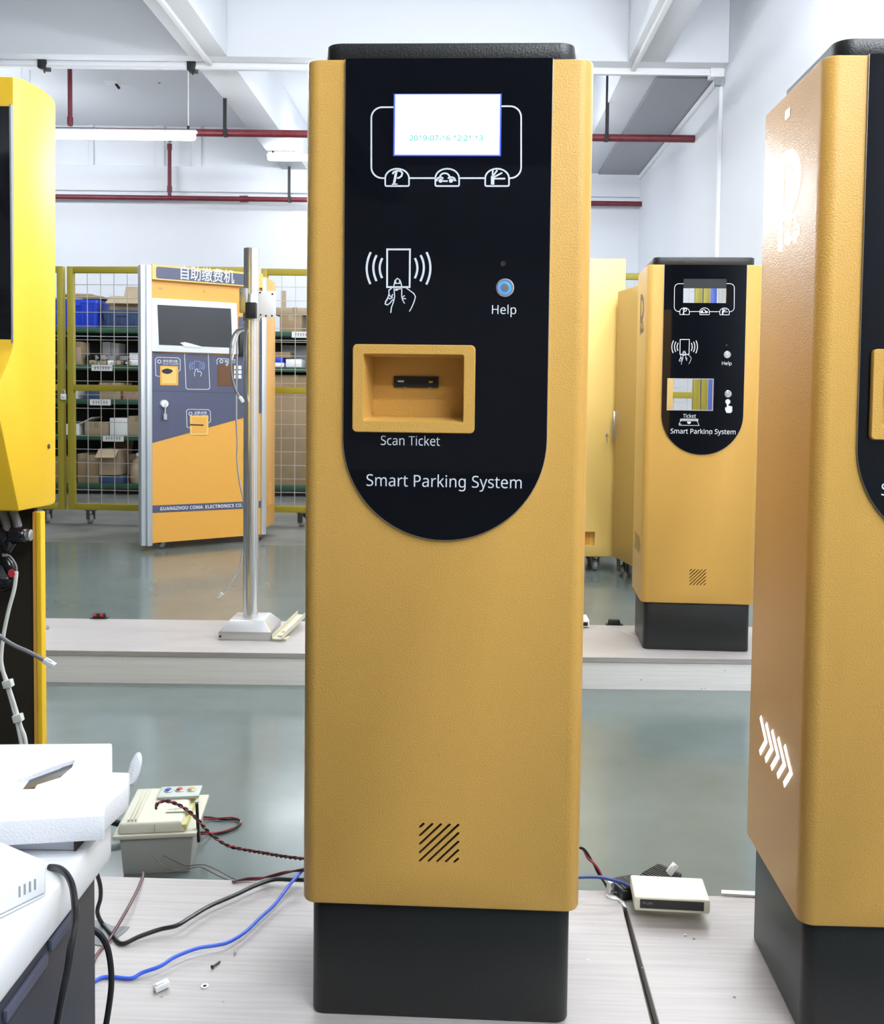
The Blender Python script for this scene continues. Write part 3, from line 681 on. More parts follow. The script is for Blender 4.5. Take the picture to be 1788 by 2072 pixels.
z = LV[0]
carton('brown box on the lowest shelf left of the open box', 151, 172, z, .27, CARD, .35, .05)
carton('wide brown box on the lowest shelf with torn paper on top', 173, 198, z, .26, CARD, .35, .02)
carton('open tan box with raised front flap on the lowest shelf', 200, 240, z+.08, .24, CARDL, .35, .0, 0, 'fb')
carton('low dark tray under the open tan box', 196, 246, z, .075, NAVYB, .33, .02, tape=False)
carton('brown box at the back of the lowest shelf', 243, 262, z, .26, CARD, .3, .2)
carton('brown box behind the fence gate on the lowest shelf', 100, 140, z, .24, CARD, .35, .05)
t = thing('plastic_jug', 'pale plastic jug on the lowest shelf beside the payment machine', 'jug', (sx(274), YS0+.10, z), 0)
ob('jug_body', MB().lathe([(.075,0),(.082,.02),(.082,.16),(.06,.21),(.025,.235),(.025,.25)], 20), CARDL, t); ob('jug_cap', MB().lathe([(.03,.25),(.03,.28)], 14), WHITEP, t); ob('jug_handle', MB().tube(spline([(.02,0,.235),(.07,0,.25),(.085,0,.20),(.078,0,.15)],5), .009, 8), CARDL, t)
# the second rack
carton('huge brown carton standing behind the fence beside the payment machine', 540, 650, .10, 1.02, CARD, .5, .05)
carton('tan box on the upper shelf behind the fence beside the machine', 563, 608, 1.515, .155, CARD, .3, .05)
carton('long pale box lying across the top behind the fence', 548, 640, 1.675, .062, CARDL, .3, .04)
carton('narrow upright cardboard strip on the long pale box', 563, 572, 1.738, .16, CARDL, .05, .1, tape=False)
carton('flat white box on the middle shelf behind the fence', 576, 608, 1.191, .075, WHITEP, .3, .04, tape=False)
carton('flat white tray on the middle shelf beside the machine', 546, 572, 1.191, .04, WHITEP, .3, .03, tape=False)
carton('dark blue flat box on the white tray', 546, 570, 1.232, .045, BLUEB, .28, .05, tape=False)
carton('brown lid on the dark blue flat box', 548, 582, 1.278, .055, CARD, .2, .10, tape=False)
carton('grey case at the back of the middle shelf', 552, 604, 1.191, .22, GREYP, .15, .4, tape=False)
# the third rack, seen through the openings of the distant kiosk
bin_('blue plastic bin on the rack by the right wall', 1288, 1318, 1.53, .30, BLUEB)
t = thing('cable_coil', 'coil of pale hose on the rack by the right wall', 'cable', (sx(1290), YS0+.12, 1.0), 0)
for k in range(5): ob('coil_loop', MB().tube([(.17*math.cos(a), .05*math.sin(a)+.02, .02+.03*k+.10+.09*math.sin(a+k*.5)) for a in [2*math.pi*q/28 for q in range(28)]], .016, 8, True), CARDL, t)
carton('brown box on the rack by the right wall', 1262, 1315, .545, .28, CARD)
tag(ob('blue_board', MB().box(1.612, 1.652, 6.28, 6.30, .001, 1.72), mat('blue_board_paint', (.05,.09,.40), .5), bev=.003), 'narrow blue board standing upright near the right wall', 'board')

# ------------------------------------------------------------------ self-service payment machine, door ajar
t = thing('payment_machine', 'orange and slate payment machine on casters behind the steel pole', 'machine', (0,0,0), 0, 'orange machines on casters')
YM = 6.10; xr = atY(537,800,YM).x
zt = atY(538,560,YM).z
mb = MB().box(xr-.80, xr, YM, YM+.31, .075, zt); ob('cabinet_body', mb, ORANGE, t, bev=.006)
ob('side_hatch', MB().box(xr+.0004, xr+.004, YM+.07, YM+.20, .22, .36), ORANGE, t)
caster(t, xr-.05, YM+.07, .075, .3, 1.3); caster(t, xr-.70, YM+.25, .075, .3, 1.3); caster(t, xr-.10, YM+.26, .075, 0, 1.3)
YD0 = 5.62; dl = atY(284,800,YD0); dr = Vector((xr-.004, YM-.035, 0)); dl = Vector((dl.x, YD0, 0)); DL = (dr-dl).length
da = math.atan2(dr.y-dl.y, dr.x-dl.x); dz0 = atY(293,1101,YD0).z; dz1 = atY(293,535,YD0).z
DN = Vector((math.sin(da), -math.cos(da), 0))
def DP(u, v):                                     # picture point -> (along, up) on the machine door
    r = ray(u, v); k = (dl-CAM).dot(DN)/r.dot(DN); p = CAM+r*k; return ((p-dl).dot(Vector((math.cos(da),math.sin(da),0))), p.z)
MD = Matrix.Translation(dl) @ Matrix.Rotation(da, 4, 'Z')
DF = lambda a, b, d: tuple(MD @ Vector((a, d, b)))
def dplate(name, pix, d0, d1, m, parent=None, r=None, **k):
    if r is not None:
        (a0,b0),(a1,b1) = DP(*pix[0]), DP(*pix[1]); poly = rrect(min(a0,a1),max(a0,a1),min(b0,b1),max(b0,b1),r,4)
    else: poly = [DP(*p) for p in pix]
    return ob(name, MB().plate(poly, DF, d0, d1), m, parent or t, **k)
def dline(name, pts, w, parent, m=None, closed=False): return ob(name, MB().ribbon([DP(*p) for p in pts], w, DF, -.0026, -.0017, closed), m or PRINT, parent)
door = ob('door', MB().plate([(.062,dz0),(DL-.02,dz0),(DL-.02,dz1-.02),(.062,dz1-.02)], DF, 0, .03), ORANGE, t)
a_ = DP(306,700)[0]
ob('door_trim', MB().plate([(.0,dz0-.01),(.030,dz0-.012),(.030,dz1),(.0,dz1)], DF, -.012, .05).plate([(.0302,dz0-.012),(.0615,dz0-.012),(.0615,dz1),(.0302,dz1)], DF, -.030, .05), SILVER, t, bev=.004)['label'] = 'silver edge trim'
ob('door_trim', MB().plate([(DL-.0195,dz0),(DL+.012,dz0),(DL+.012,dz1-.02),(DL-.0195,dz1-.02)], DF, -.02, .04), SILVER, t, bev=.003)['label'] = 'silver edge trim'
hz = DP(306,566)[1]
hd = ob('header', MB().plate([(.062,hz),(DL-.02,hz),(DL-.02,dz1+.004),(.062,dz1+.004)], DF, -.030, -.0003), ORANGEL, t)
HF = lambda a, b, d: DF(a, b, d-.0302)
ob('header_panel', MB().plate(rrect(.085, DL-.05, hz+.008, dz1-.008, .012, 4), HF, -.0010, -.0001), SLATE, hd)
text('lettering', '自助缴费机', DP(362,556)[0], DP(470,556)[0], DP(415,572)[1]+.004, DP(415,541)[1]-.004, HF, PRINT, hd, -.0014, bold=.008)
ob('camera_dot', MB().plate(arc(DP(413,590)[0], DP(413,590)[1], .008, 0, 345, 12), DF, -.001, -.0002), BROWNP, t)
ob('sensor_patch', MB().plate(rrect(DP(324,584)[0]-.012, DP(324,584)[0]+.016, DP(324,584)[1]-.006, DP(324,584)[1]+.006, .002, 2), DF, -.001, -.0002), BROWNP, t)
mon = dplate('monitor_bezel', [(305,603),(476,614),(480,717),(305,711)], -.024, -.0002, WHITEB, bev=.003)
ob('screen', MB().plate([DP(315.5,617),DP(464,625),DP(467,704),DP(319,698)], DF, -.0252, -.0242), SCROFF, mon)
ob('paper_scrap', MB().plate([DP(361,694),DP(371,692.5),DP(385,696),DP(406,702),DP(406,704),DP(372,702)], DF, -.0290, -.0254), PAPER, mon)
sl = dplate('slate_panel', [(306,712.5),(536,722),(534,834),(306,897)], -.0016, -.0001, SLATE)
ob('slate_column', MB().plate([DP(482,641),DP(536,645),DP(536,721),DP(482,719)], DF, -.0016, -.0001), SLATE, sl)
dplate('panel_joint', [(306,790),(536,797),(536,798),(306,791)], -.0024, -.0017, NAVY, sl)
st = dplate('name_strip', [(306,1023),(536,1013),(536,1027),(306,1038)], -.0016, -.0001, SLATE)
def door_text(s, u0, u1, vt, vb, slope, m=PRINT, parent=None, bold=0):
    v_, f_ = text_mesh(s, 0, bold); ax = [p[0] for p in v_]; az = [p[1] for p in v_]; a0,a1,b0,b1 = min(ax),max(ax),min(az),max(az)
    mb = MB(); V = []
    for p in v_:
        fx_ = (p[0]-a0)/(a1-a0); u = u0+fx_*(u1-u0); v = vb+(p[1]-b0)/(b1-b0)*(vt-vb)+slope*(u-u0); a, b = DP(u, v); V.append(DF(a, b, -.0034))
    me = bpy.data.meshes.new('lettering'); me.from_pydata(V, [], f_); me.materials.append(m); o = bpy.data.objects.new('lettering', me); COL.objects.link(o); o.parent = parent; return o
door_text('GUANGZHOU COMA. ELECTRONICS CO.,LTD', 323.5, 508, 1026, 1034, -.045, PRINT, st, .002)
def pocket(u0, v0, u1, v1, m, inside):
    dplate('pocket', [(u0,v0),(u1,v1)], -.004, -.0018, m, r=.003)
    return dplate('pocket_back', [(u0+4,v0+3),(u1-4,v1-4)], -.0052, -.0041, inside, sl, r=.003)
pocket(323.5, 740, 360, 780, ORANGE, ORANGEL); dplate('pocket_mouth', [(326,751),(330,747),(338,745.5),(347,748),(349,751),(345,755),(338,757),(330,755)], -.0062, -.0053, DARK, sl)
pocket(439, 737.5, 473, 782, mat('brown_pocket', (.13,.055,.018), .5), mat('brown_pocket', (.13,.055,.018), .5))
pocket(384, 841, 421, 880, ORANGEL, ORANGE); dplate('pocket_slot', [(384,858),(411,859),(411,861.5),(384,860.5)], -.0062, -.0053, DARK, sl)
sl2 = sl
for nm, pts in (('pocket_outline', [(323,762),(315,760),(314,727),(318,723),(360,724),(364,728),(364.5,748),(360,752)]), ('card_outline', [(373,714),(376,785),(380,787.5),(420,788),(424,785),(421,716)]), ('pocket_outline', [(439,738),(438.5,728),(442,725),(476,728)]), ('pocket_outline', [(384,866),(378,864),(377,831),(381,828),(421,829),(425,832),(426,852),(422,856)])):
    dline(nm, pts, .0034, sl)
for u, v in ((322,731.5),(447.5,731),(385,837)):
    a, b = DP(u, v); ob('round_emblem', MB().ribbon(arc(a,b,.010,0,340,14), .004, DF, -.0026, -.0017, True), PRINT, sl)
door_text('停车票扫描', 329, 359, 727.5, 733.5, .02, PRINT, sl, .006); door_text('TICKET SCANNER', 328, 361, 734.5, 738, .02, PRINT, sl)
door_text('收钞口', 454, 475, 728, 734, .03, PRINT, sl, .006)
door_text('出票/找零', 393, 418, 832, 838, .02, PRINT, sl, .006); door_text('TICKET / CHANGE', 391, 420, 838.5, 841, .02, PRINT, sl)
c9 = lambda x, y: (280+x*290/1669, 520+y*360/2072)
dline('card_symbol', [c9(*p) for p in ((650,1215),(715,1215),(715,1310),(650,1310))], .003, sl, mat('pale_blue_print', (.22,.32,.62), .5), True)
for pts in ([(635,1225),(618,1265),(630,1310)], [(610,1222),(592,1268),(606,1315)], [(730,1225),(748,1268),(735,1310)], [(752,1222),(770,1268),(755,1315)]): dline('radio_wave', [c9(*p) for p in pts], .004, sl, MATS['pale_blue_print'])
dline('hand_symbol', [c9(*p) for p in ((655,1390),(650,1350),(668,1310),(682,1300),(692,1340),(715,1330),(735,1350),(722,1390))], .003, sl)
for k in range(6):
    u, v = c9(1130+(k % 2)*48, 1265+(k//2)*54); dplate('keypad_key', [(u-3.3,v),(u+3.3,v+7.5)], -.0042, -.0018, WHITEP, sl, r=.002)
a, b = DP(331,817); T = MD @ Matrix.Translation((a,0,b)) @ Matrix.Rotation(math.pi/2,4,'X')
lk = ob('door_lock', MB().lathe([(.024,0),(.024,.018),(.021,.026),(.010,.026),(.010,.020)], 22, T), WHITEP, t)
ob('key', MB().box(a-.004,a+.004,-.032,-.029,b-.060,b-.004, MD).box(a-.010,a+.010,-.0325,-.0285,b-.095,b-.060, MD), STEEL, lk)
a, b = DP(486,695); ob('bill_reader', MB().box(a-.018,a+.09,-.04,-.0018,b-.075,b+.07, MD), BLKM, t, bev=.004)
a, b = DP(486,652); ob('round_emblem', MB().ribbon(arc(a+.03,b,.010,0,340,14), .004, DF, -.0024, -.0017, True), PRINT, sl)
p = MD @ Vector((.14, .05, 0)); caster(t, p.x, p.y, dz0+.035, .9, 1.55)

# ------------------------------------------------------------------ tall pale cabinet and tan cabinet in the right background
YA = 5.14; xa = atY(1261,800,YA).x; za = atY(1230,523,YA).z
t = thing('payment_machine', 'tall pale orange cabinet on casters seen between two kiosks', 'cabinet', (xa, YA, 0), 0, 'orange machines on casters')
bd = ob('cabinet_body', MB().box(-.80,0,0,.33,.085,za), ORANGEL, t, bev=.005)
pz = [atY(1203,1105,YA).z, atY(1203,1076,YA).z]; px2 = atY(1203,1090,YA).x-xa
cut(bd, [MB().box(px2-.12, px2, -.05, .045, pz[0], pz[1])])
ob('outlet_back', MB().box(px2-.115, px2-.022, .0445, .0447, pz[0]+.002, pz[1]-.002), ORANGE, t)
for q in (-.13, -.70): caster(t, q, .05, .085, 0, 1.3); caster(t, q, .27, .085, 0, 1.3)
nb = atZ(1280,1160,.10); fb = atZ(1250,1143,.10)
d = (Vector((fb.x,fb.y,0))-Vector((nb.x,nb.y,0))); 
xb1 = fb.x; yb1 = YA-.06; xb0 = atY(1281,1160,4.72).x
zb = atY(1254,590,yb1).z
rz = math.atan2(xb0-xb1, yb1-4.72)
t = thing('tan_cabinet', 'tan metal cabinet with lock plate and hanging key behind the distant kiosk', 'cabinet', (xb1+.012, yb1, 0), rz)
ob('cabinet_body', MB().box(0,.115,-.52,0,.10,zb), BROWNP, t, bev=.004)
hz0, hz1 = atY(1254,888,yb1).z, atY(1254,832,yb1).z
hp = ob('lock_plate', MB().box(-.010,.016,.0004,.012,hz0,hz1), STEEL, t, bev=.003)
hm = (hz0+hz1)/2-.03
ob('lock_handle', MB().box(-.014,-.0102,.002,.010,hm-.05,hm+.06), STEEL, hp)
ob('key_wire', MB().tube(spline([(-.013,.006,hm),(-.035,.006,hm+.002),(-.043,.006,hm-.01),(-.043,.006,hm-.02)],5), .0012, 6), STEEL, hp)
ob('key', MB().lathe([(.009,-.002),(.009,.002)], 14, Matrix.Translation((-.043,.006,hm-.028)) @ Matrix.Rotation(math.pi/2,4,'X')).box(-.0455,-.0405,.004,.008,hm-.068,hm-.036), STEEL, hp)
for q in ((.035,-.05),(.085,-.05),(.035,-.47),(.085,-.47)): caster(t, q[0], q[1], .10, 0, 1.2)

# ------------------------------------------------------------------ steel pole stand on the back platform
pf = atZ(442,1295,HB); pg = atZ(547,1297,HB); bw = pg.x-pf.x; YP = pf.y
t = thing('pole_stand', 'polished steel pole on a square pyramid foot on the back platform', 'stand', ((pf.x+pg.x)/2, YP+bw/2, HB))
lip = atY(500,1279,YP).z-HB; z2 = atY(497,1255,YP+.03).z-HB
sq = lambda s, zz: [(-s,-s,zz),(s,-s,zz),(s,s,zz),(-s,s,zz)]
ft = ob('foot', MB().loft([sq(bw/2,0), sq(bw/2,lip), sq(bw/2*.66,z2)]), mat('satin_aluminium', (.60,.60,.60), .35, metal=.6), t, bev=.0015)
ob('foot_screw', MB().lathe([(.004,0),(.004,.002)], 10, Matrix.Translation((-bw/2+.006,-bw/2,lip*.45)) @ Matrix.Rotation(math.pi/2,4,'X')), DARK, ft)
ptop = atY(508,503,YP+bw/2).z-HB; pr_ = .0265; ox = atY(508,900,YP+bw/2).x-(pf.x+pg.x)/2
prof = []
for k in range(48):
    a = 2*math.pi*k/48; rr = pr_
    if k % 12 in (0, 1): rr = pr_*.80
    prof.append((ox+rr*math.cos(a+.35), rr*math.sin(a+.35)))
ob('pole', MB().loft([[(a,b,z2-.001) for a,b in prof], [(a,b,ptop) for a,b in prof]]), CHROME, t, sharp=50)
zk0, zk1 = atY(508,645,YP).z-HB, atY(508,590,YP).z-HB
cl = ob('clamp', MB().lathe([(.0295,zk0),(.0295,zk1-.008),(.0272,zk1)], 24, Matrix.Translation((ox,0,0))), STEEL, t)
ob('clamp_block', MB().box(ox-.010,ox+.026,-.052,-.024,zk0+.006,zk1-.032), BLKM, t, bev=.003)
pl0, pl1 = atY(521,641,YP-.03), atY(556,590,YP-.03)
pt = ob('mount_plate', MB().box(pl0.x-t.location.x,pl1.x-t.location.x,-bw/2-.035+.02,-bw/2-.032+.02,pl0.z-HB-.001,pl1.z-HB+.003), WHITEP, t, bev=.0012)
for (u, v) in ((526,592),(551,595),(527,637),(538,639),(550,639)):
    q = atY(u, v, YP-.016); ob('plate_hole', MB().lathe([(.0032,0),(.0032,.0008)], 10, Matrix.Translation((q.x-t.location.x,-bw/2-.0155,q.z-HB)) @ Matrix.Rotation(math.pi/2,4,'X')), DARK, pt)
q0, q1 = atY(484,633,YP+.06), atY(500,583,YP+.06)
pt = ob('mount_plate', MB().box(q0.x-t.location.x,q1.x-t.location.x,-.03,-.027,q0.z-HB,q1.z-HB), STEEL, t, bev=.001)
for v in (588, 630): q = atY(488, v, YP+.055); ob('plate_hole', MB().lathe([(.0034,0),(.0034,.0008)], 10, Matrix.Translation((q.x-t.location.x,-.0305,q.z-HB)) @ Matrix.Rotation(math.pi/2,4,'X')), BROWNP, pt)
def plug(parent, p, d, s=1, m=None):              # clear modular plug at p, pointing along d
    d = Vector(d).normalized(); M = Matrix.Translation(p) @ d.to_track_quat('X','Z').to_matrix().to_4x4()
    o = ob('plug', MB().box(0,.021*s,-.0058*s,.0058*s,-.004*s,.004*s,M).box(.002*s,.015*s,-.003*s,.003*s,.0045*s,.006*s,M), m or CLEAR, parent, bev=.0008)
    ob('plug_contacts', MB().box(.013*s,.0208*s,-.0045*s,.0045*s,-.0046*s,-.0041*s,M), GREYP, o)
def cable(name, label, pts, r, m, k=8, n=8, cat='cable', group=None):
    P = spline(pts, k); t_ = thing(name, label, cat, P[0], 0, group)
    ob('sheath', MB().tube([p-P[0] for p in P], r, n), m, t_); return t_, P
c4 = lambda x, y, Y: atY(90+x*540/1788, 490+y*410/1358, Y)
t1, P = cable('network_cable', 'thin grey cable looping out of the steel pole down to a clear plug', [c4(1335,578,3.27),c4(1290,590,3.27),c4(1255,650,3.27),c4(1245,740,3.27),c4(1250,850,3.27),c4(1262,930,3.27),c4(1285,1000,3.27),c4(1306,1035,3.27)], .0042, CABGRY)
plug(t1, P[-1]-P[0], P[-1]-P[-3], 1.15)
cable('network_cable', 'short grey cable with bare white end hanging beside the steel pole', [c4(1335,590,3.28),c4(1300,610,3.28),c4(1275,680,3.28),c4(1262,760,3.28),c4(1240,800,3.28),c4(1217,828,3.28)], .0040, CABWHT)
c3 = lambda x, y, Y: atY(90+x*540/1788, 860+y*460/1523, Y)
t1, P = cable('network_cable', 'long thin cable dropping behind the steel pole to a white plug', [c4(1292,600,3.45),c4(1288,800,3.45),c4(1285,1000,3.45),c4(1285,1200,3.45),c4(1292,1340,3.45),c3(1290,240,3.45),c3(1310,400,3.45),c3(1335,520,3.45),c3(1345,700,3.42),c3(1325,860,3.40),c3(1300,970,3.38),c3(1250,1060,3.36),c3(1195,1125,3.36)], .0034, mat('pale_grey_cable', (.42,.42,.42), .45))
plug(t1, P[-1]-P[0], P[-1]-P[-3], 1.2, CABWHT)

# ------------------------------------------------------------------ bright yellow information kiosk at the left
XK = -.905
t = thing('information_kiosk', 'bright yellow information kiosk with dark screen cut off at the left edge', 'kiosk', (XK, 1.9, 0))
prof = [(27,155),(50,160.5),(72,172),(92,184.5),(106,197),(112,206),(113.5,216),(113.5,1012),(111,1019),(104,1022),(83,1026),(39,1034.5),(-10,800),(24,716),(27,702)]
pp = [atX(u, v, XK) for u, v in prof]
mb = MB().loft([[(0, p.y-1.9, p.z) for p in pp], [(-.58, p.y-1.9, p.z) for p in pp]])
ob('housing', mb, YELLOW, t, bev=.004, seg=2)
y0 = pp[0].y-1.9; zs1 = atX(28,218,XK).z; zs0 = atX(28,690,XK).z
sc_ = ob('screen', MB().box(-.56, -.004, y0-.010, y0-.0005, zs0, zs1), mat('black_screen', (.006,.006,.008), .08), t, bev=.001); sc_['label'] = 'dark glossy screen'
ob('screen_bezel', MB().box(-.0038, -.0005, y0-.011, y0-.0005, zs0-.004, zs1+.004), GREYP, sc_)
q = atX(98,903,XK); ob('housing_screw', MB().lathe([(.0052,0),(.0052,.002),(.003,.003)], 14, Matrix.Translation((0,q.y-1.9,q.z)) @ Matrix.Rotation(math.pi/2,4,'Y')), mat('brown_screw', (.10,.04,.03), .35), t)
yf = .10; z1 = atY(70,1036,2.0).z
xf = [atY(u,1250,2.0).x-XK for u in (65,73,84)]
ob('frame_post', MB().box(xf[1]+.0005, xf[2], yf, yf+.022, 0, z1), YELLOW, t, bev=.002)
ob('frame_lip', MB().box(xf[0], xf[1], yf+.004, yf+.020, 0, z1), ORANGE, t, bev=.0015)
ob('inner_panel', MB().box(-.60, xf[0]-.0005, yf+.016, yf+.030, 0, z1+.06), BROWNI, t)
ob('frame_post', MB().box(-.64, -.6005, yf, yf+.03, 0, z1+.05), YELLOW, t, bev=.002)
ob('foot_plate', MB().box(-.63, xf[2], yf+.031, yf+.30, 0, .03), YELLOW, t)
KY = 1.965
cK = lambda x, y, Y=KY: atY(x*130/770, 950+y*350/2072, Y)
tt = thing('clamp_assembly', 'black clamp with round knob and grey hoses inside the yellow kiosk', 'clamp', cK(200,780))
o = Vector(tt.location)
R_ = lambda pts: [p-o for p in pts]
ob('hose', MB().tube(R_(spline([cK(150,490),cK(180,560),cK(205,640),cK(215,690)],5)), .0085, 10), CABGRY, tt)
ob('hose', MB().tube(R_(spline([cK(20,490),cK(60,600),cK(90,720),cK(110,850)],5)), .0085, 10), CABGRY, tt)
ob('hose_end', MB().tube(R_([cK(205,660),cK(222,710)]), .0075, 10), STEEL, tt)
kx = cK(235,785)-o
ob('knob', MB().lathe([(.010,-.020),(.0175,-.016),(.0185,-.002),(.0185,.006),(.0150,.014),(.0130,.016)], 20, Matrix.Translation(kx) @ Matrix.Rotation(math.radians(90),4,'Y')), mat('gloss_black', (.008,.008,.010), .12), tt)
ob('knob_cap', MB().lathe([(.0125,.016),(.0125,.024),(.009,.026)], 8, Matrix.Translation(kx) @ Matrix.Rotation(math.radians(90),4,'Y')), STEEL, tt)
ob('clamp_arm', MB().tube(R_([cK(-60,760),cK(60,820),cK(130,900),cK(90,960)]), [.02,.02,.016,.012], 10), MATS['gloss_black'], tt)
tt = thing('cable_reel', 'black moulded reel with round red sticker inside the yellow kiosk', 'reel', cK(60,1270))
o = Vector(tt.location)
ob('reel_body', MB().lathe([(.012,-.016),(.027,-.014),(.0295,0),(.0285,.010),(.020,.0135),(.008,.014)], 8, Matrix.Rotation(math.radians(62),4,'X') @ Matrix.Rotation(math.radians(20),4,'Y')), MATS['gloss_black'], tt, bev=.002)
q = cK(135,1245,KY-.03)-o
ob('red_sticker', MB().plate(arc(0,0,.0068,0,345,18,.0088), lambda a,b,d: (q.x+a, q.y+d, q.z+b), 0, .0012), REDL, tt)
ob('reel_arm', MB().tube(R_([cK(60,1060),cK(100,1130),cK(150,1260),cK(120,1380),cK(40,1420)]), [.008,.012,.013,.012,.010], 10), MATS['gloss_black'], tt)
t1, P = cable('antenna_lead', 'thin grey lead with silver plug running into a white cable in the yellow kiosk', [cK(60,1030,1.95),cK(110,1030,1.95),cK(160,1085,1.95),cK(195,1150,1.95),cK(202,1215,1.95)], .0016, GREYP)
ob('silver_plug', MB().tube([cK(35,1022,1.95)-P[0],cK(80,1026,1.95)-P[0]], .0042, 8), STEEL, t1)
cL = lambda x, y, Y=1.94: atY(x*200/691, 960+y*600/2072, Y)
t1, P = cable('cable_bundle', 'pair of white cables with plastic tags running down inside the yellow kiosk', [cL(115,680),cL(100,800),cL(60,950),cL(25,1120),cL(8,1280),cL(20,1370),cL(50,1480),cL(90,1620),cL(130,1780),cL(160,1950),cL(180,2100)], .0042, CABWHT)
ob('second_sheath', MB().tube([p-P[0] for p in spline([cL(0,1330),cL(30,1400),cL(62,1490),cL(110,1640),cL(145,1760),cL(178,1860),cL(195,2080)],8)], .0042, 8), CABWHT, t1)
for (x, y) in ((52,1465),(122,1705)):
    q = cL(x, y, 1.93)-P[0]; ob('cable_tag', MB().box(-.0095,.0095,-.004,.010,-.0078,.0078, Matrix.Translation(q) @ Matrix.Rotation(-.25,4,'Y')), CABWHT, t1, bev=.0015)
t1, P = cable('network_cable', 'dark grey network cable with clear plug sticking out of the yellow kiosk', [cL(-90,1060,1.80),cL(0,1130,1.80),cL(90,1190,1.80),cL(200,1240,1.80),cL(308,1298,1.80)], .0042, CABGRY)
plug(t1, P[-1]-P[0], P[-1]-P[-3], 1.1)

# ------------------------------------------------------------------ desk with white top at the lower left
ZD = .55; XD = -.320; YDK = .809
t = thing('desk', 'navy desk with thick white top at the lower left corner', 'desk', (XD, .5, 0))
ob('side_panel', MB().box(-.55, 0, -.28, YDK-.5, 0, ZD-.0005), NAVY, t, bev=.002)
pA = atX(165,1850,XD+.004); pB = atX(0,2040,XD+.004)
for (p0, p1) in (((160,1838),(103,1915)), ((96,1940),(12,2058))):
    a = atX(*p0, XD+.003); b = atX(*p1, XD+.003); ob('side_trim', MB().plate([(a.y-.5,a.z+.0045),(a.y-.5,a.z-.0045),(b.y-.5,b.z-.0045),(b.y-.5,b.z+.0045)], lambda a,b,d: (d,a,b), .0004, .004), NAVYL, t, bev=.0008)
ob('desk_top', rprism(-.56, .0075, -.28, .836-.5, ZD, .585, (.012,.012,.012,.012), .006, 5), WHITEP, t)
# foam sheet with notched corner and torn slot
fp = [atZ(u, v, .62) for u, v in ((-120,1506),(227,1503),(227,1561),(263,1562),(259,1591),(212,1632),(212,1650),(-140,1668))]
t = thing('foam_sheet', 'thick white foam sheet with notched corner and torn slot on the desk', 'foam', (fp[5].x, fp[5].y, .5985))
o = Vector((fp[5].x, fp[5].y, 0))
fs = ob('foam_body', MB().loft([[(p.x-o.x, p.y-o.y, 0) for p in fp], [(p.x-o.x, p.y-o.y, .0215) for p in fp]]), FOAM, t, bev=.002)
sl_ = [atZ(u, v, .62) for u, v in ((28,1582),(60,1570),(105,1552),(152,1537),(146,1552),(122,1573),(75,1588),(70,1596),(46,1597),(46,1583))]
cut(fs, [MB().loft([[(p.x-o.x, p.y-o.y, .0165) for p in sl_], [(p.x-o.x, p.y-o.y, .06) for p in sl_]])])
bg = [atZ(u, v, .6165) for u, v in ((46,1597),(60,1578),(120,1556),(150,1540),(140,1560),(90,1590))]
ob('slot_shade_film', MB().loft([[(p.x-o.x, p.y-o.y, .0166) for p in bg], [(p.x-o.x, p.y-o.y, .0180) for p in bg]]), mat('slot_shade_film', (.030,.032,.050), .2), t)  # film coloured near black to deepen the shade in the slot
c = atY(275,1551,.868)
tag(ob('foam_tab', MB().lathe([(.0012,-.0030),(.0050,-.0022),(.0062,0),(.0050,.0022),(.0012,.0030)], 20, Matrix.Translation((c.x-.0012, .868, c.z-.0025)) @ Matrix.Rotation(.26,4,'Y') @ Matrix.Diagonal((.90,1.4,2.75,1)) @ Matrix.Rotation(math.pi/2,4,'X')), FOAM), 'small white oval tab standing at the corner of the foam sheet', 'foam')
# tray under the foam, the shadow there put into its grey colour
g0 = atY(150,1765,.775); g1 = atY(-10,1712,.775)
tg = thing('plastic_tray', 'shadow-grey plastic tray with dark end slot under the foam sheet', 'tray', (g0.x, .775, .5855))
ob('tray_body', MB().box(-.20, 0, 0, .13, 0, .0125), mat('tray_shadow_grey', (.50,.50,.58), .5), tg, bev=.001); ob('tray_slot', MB().box(.0003, .0022, -.001, .03, .0, .0122), DARK, tg)
# small white networking box with vents
cA = atZ(97,1743,.612); fa = Vector((-.52,-.854,0)); fbv = Vector((-.854,.52,0))
t = thing('network_box', 'small white networking box with side vents on the desk', 'router', (cA.x, cA.y, .5857), math.atan2(fa.y, fa.x))
# local x runs along the vented face, local y away to the left
ob('box_shell', rprism(0, .13, -.11, 0, 0, .0262, .004, .0015, 4), WHITEP, t, bev=0)
for k in range(4): ob('vent', MB().box(.0105+k*.0042, .0118+k*.0042, -.0003, .0006, .0095, .0175), GREYP, t)
ob('foot_line', MB().box(.004, .126, -.0003, .0005, .0030, .0037), GREYP, t)
c2 = lambda x, y, Y: atY(x*260/1530, 1720+y*352/2072, Y)
cable('power_cable', 'black cable running out of the white networking box over the desk edge', [c2(590,205,.745),c2(650,207,.742),c2(720,230,.735),c2(800,300,.725),c2(860,430,.715),c2(890,640,.705),c2(892,850,.70),c2(850,1100,.69),c2(800,1450,.685),c2(740,1750,.68),c2(680,2070,.68),c2(620,2400,.68)], .0026, CABK)
cable('power_cable', 'glossy black cable bowing out behind the desk side', [c2(1060,930,.90),c2(1120,955,.90),c2(1210,1030,.90),c2(1280,1170,.90),c2(1318,1380,.90),c2(1325,1600,.90),c2(1305,1800,.90),c2(1265,2060,.90),c2(1220,2300,.90)], .0030, CABK)

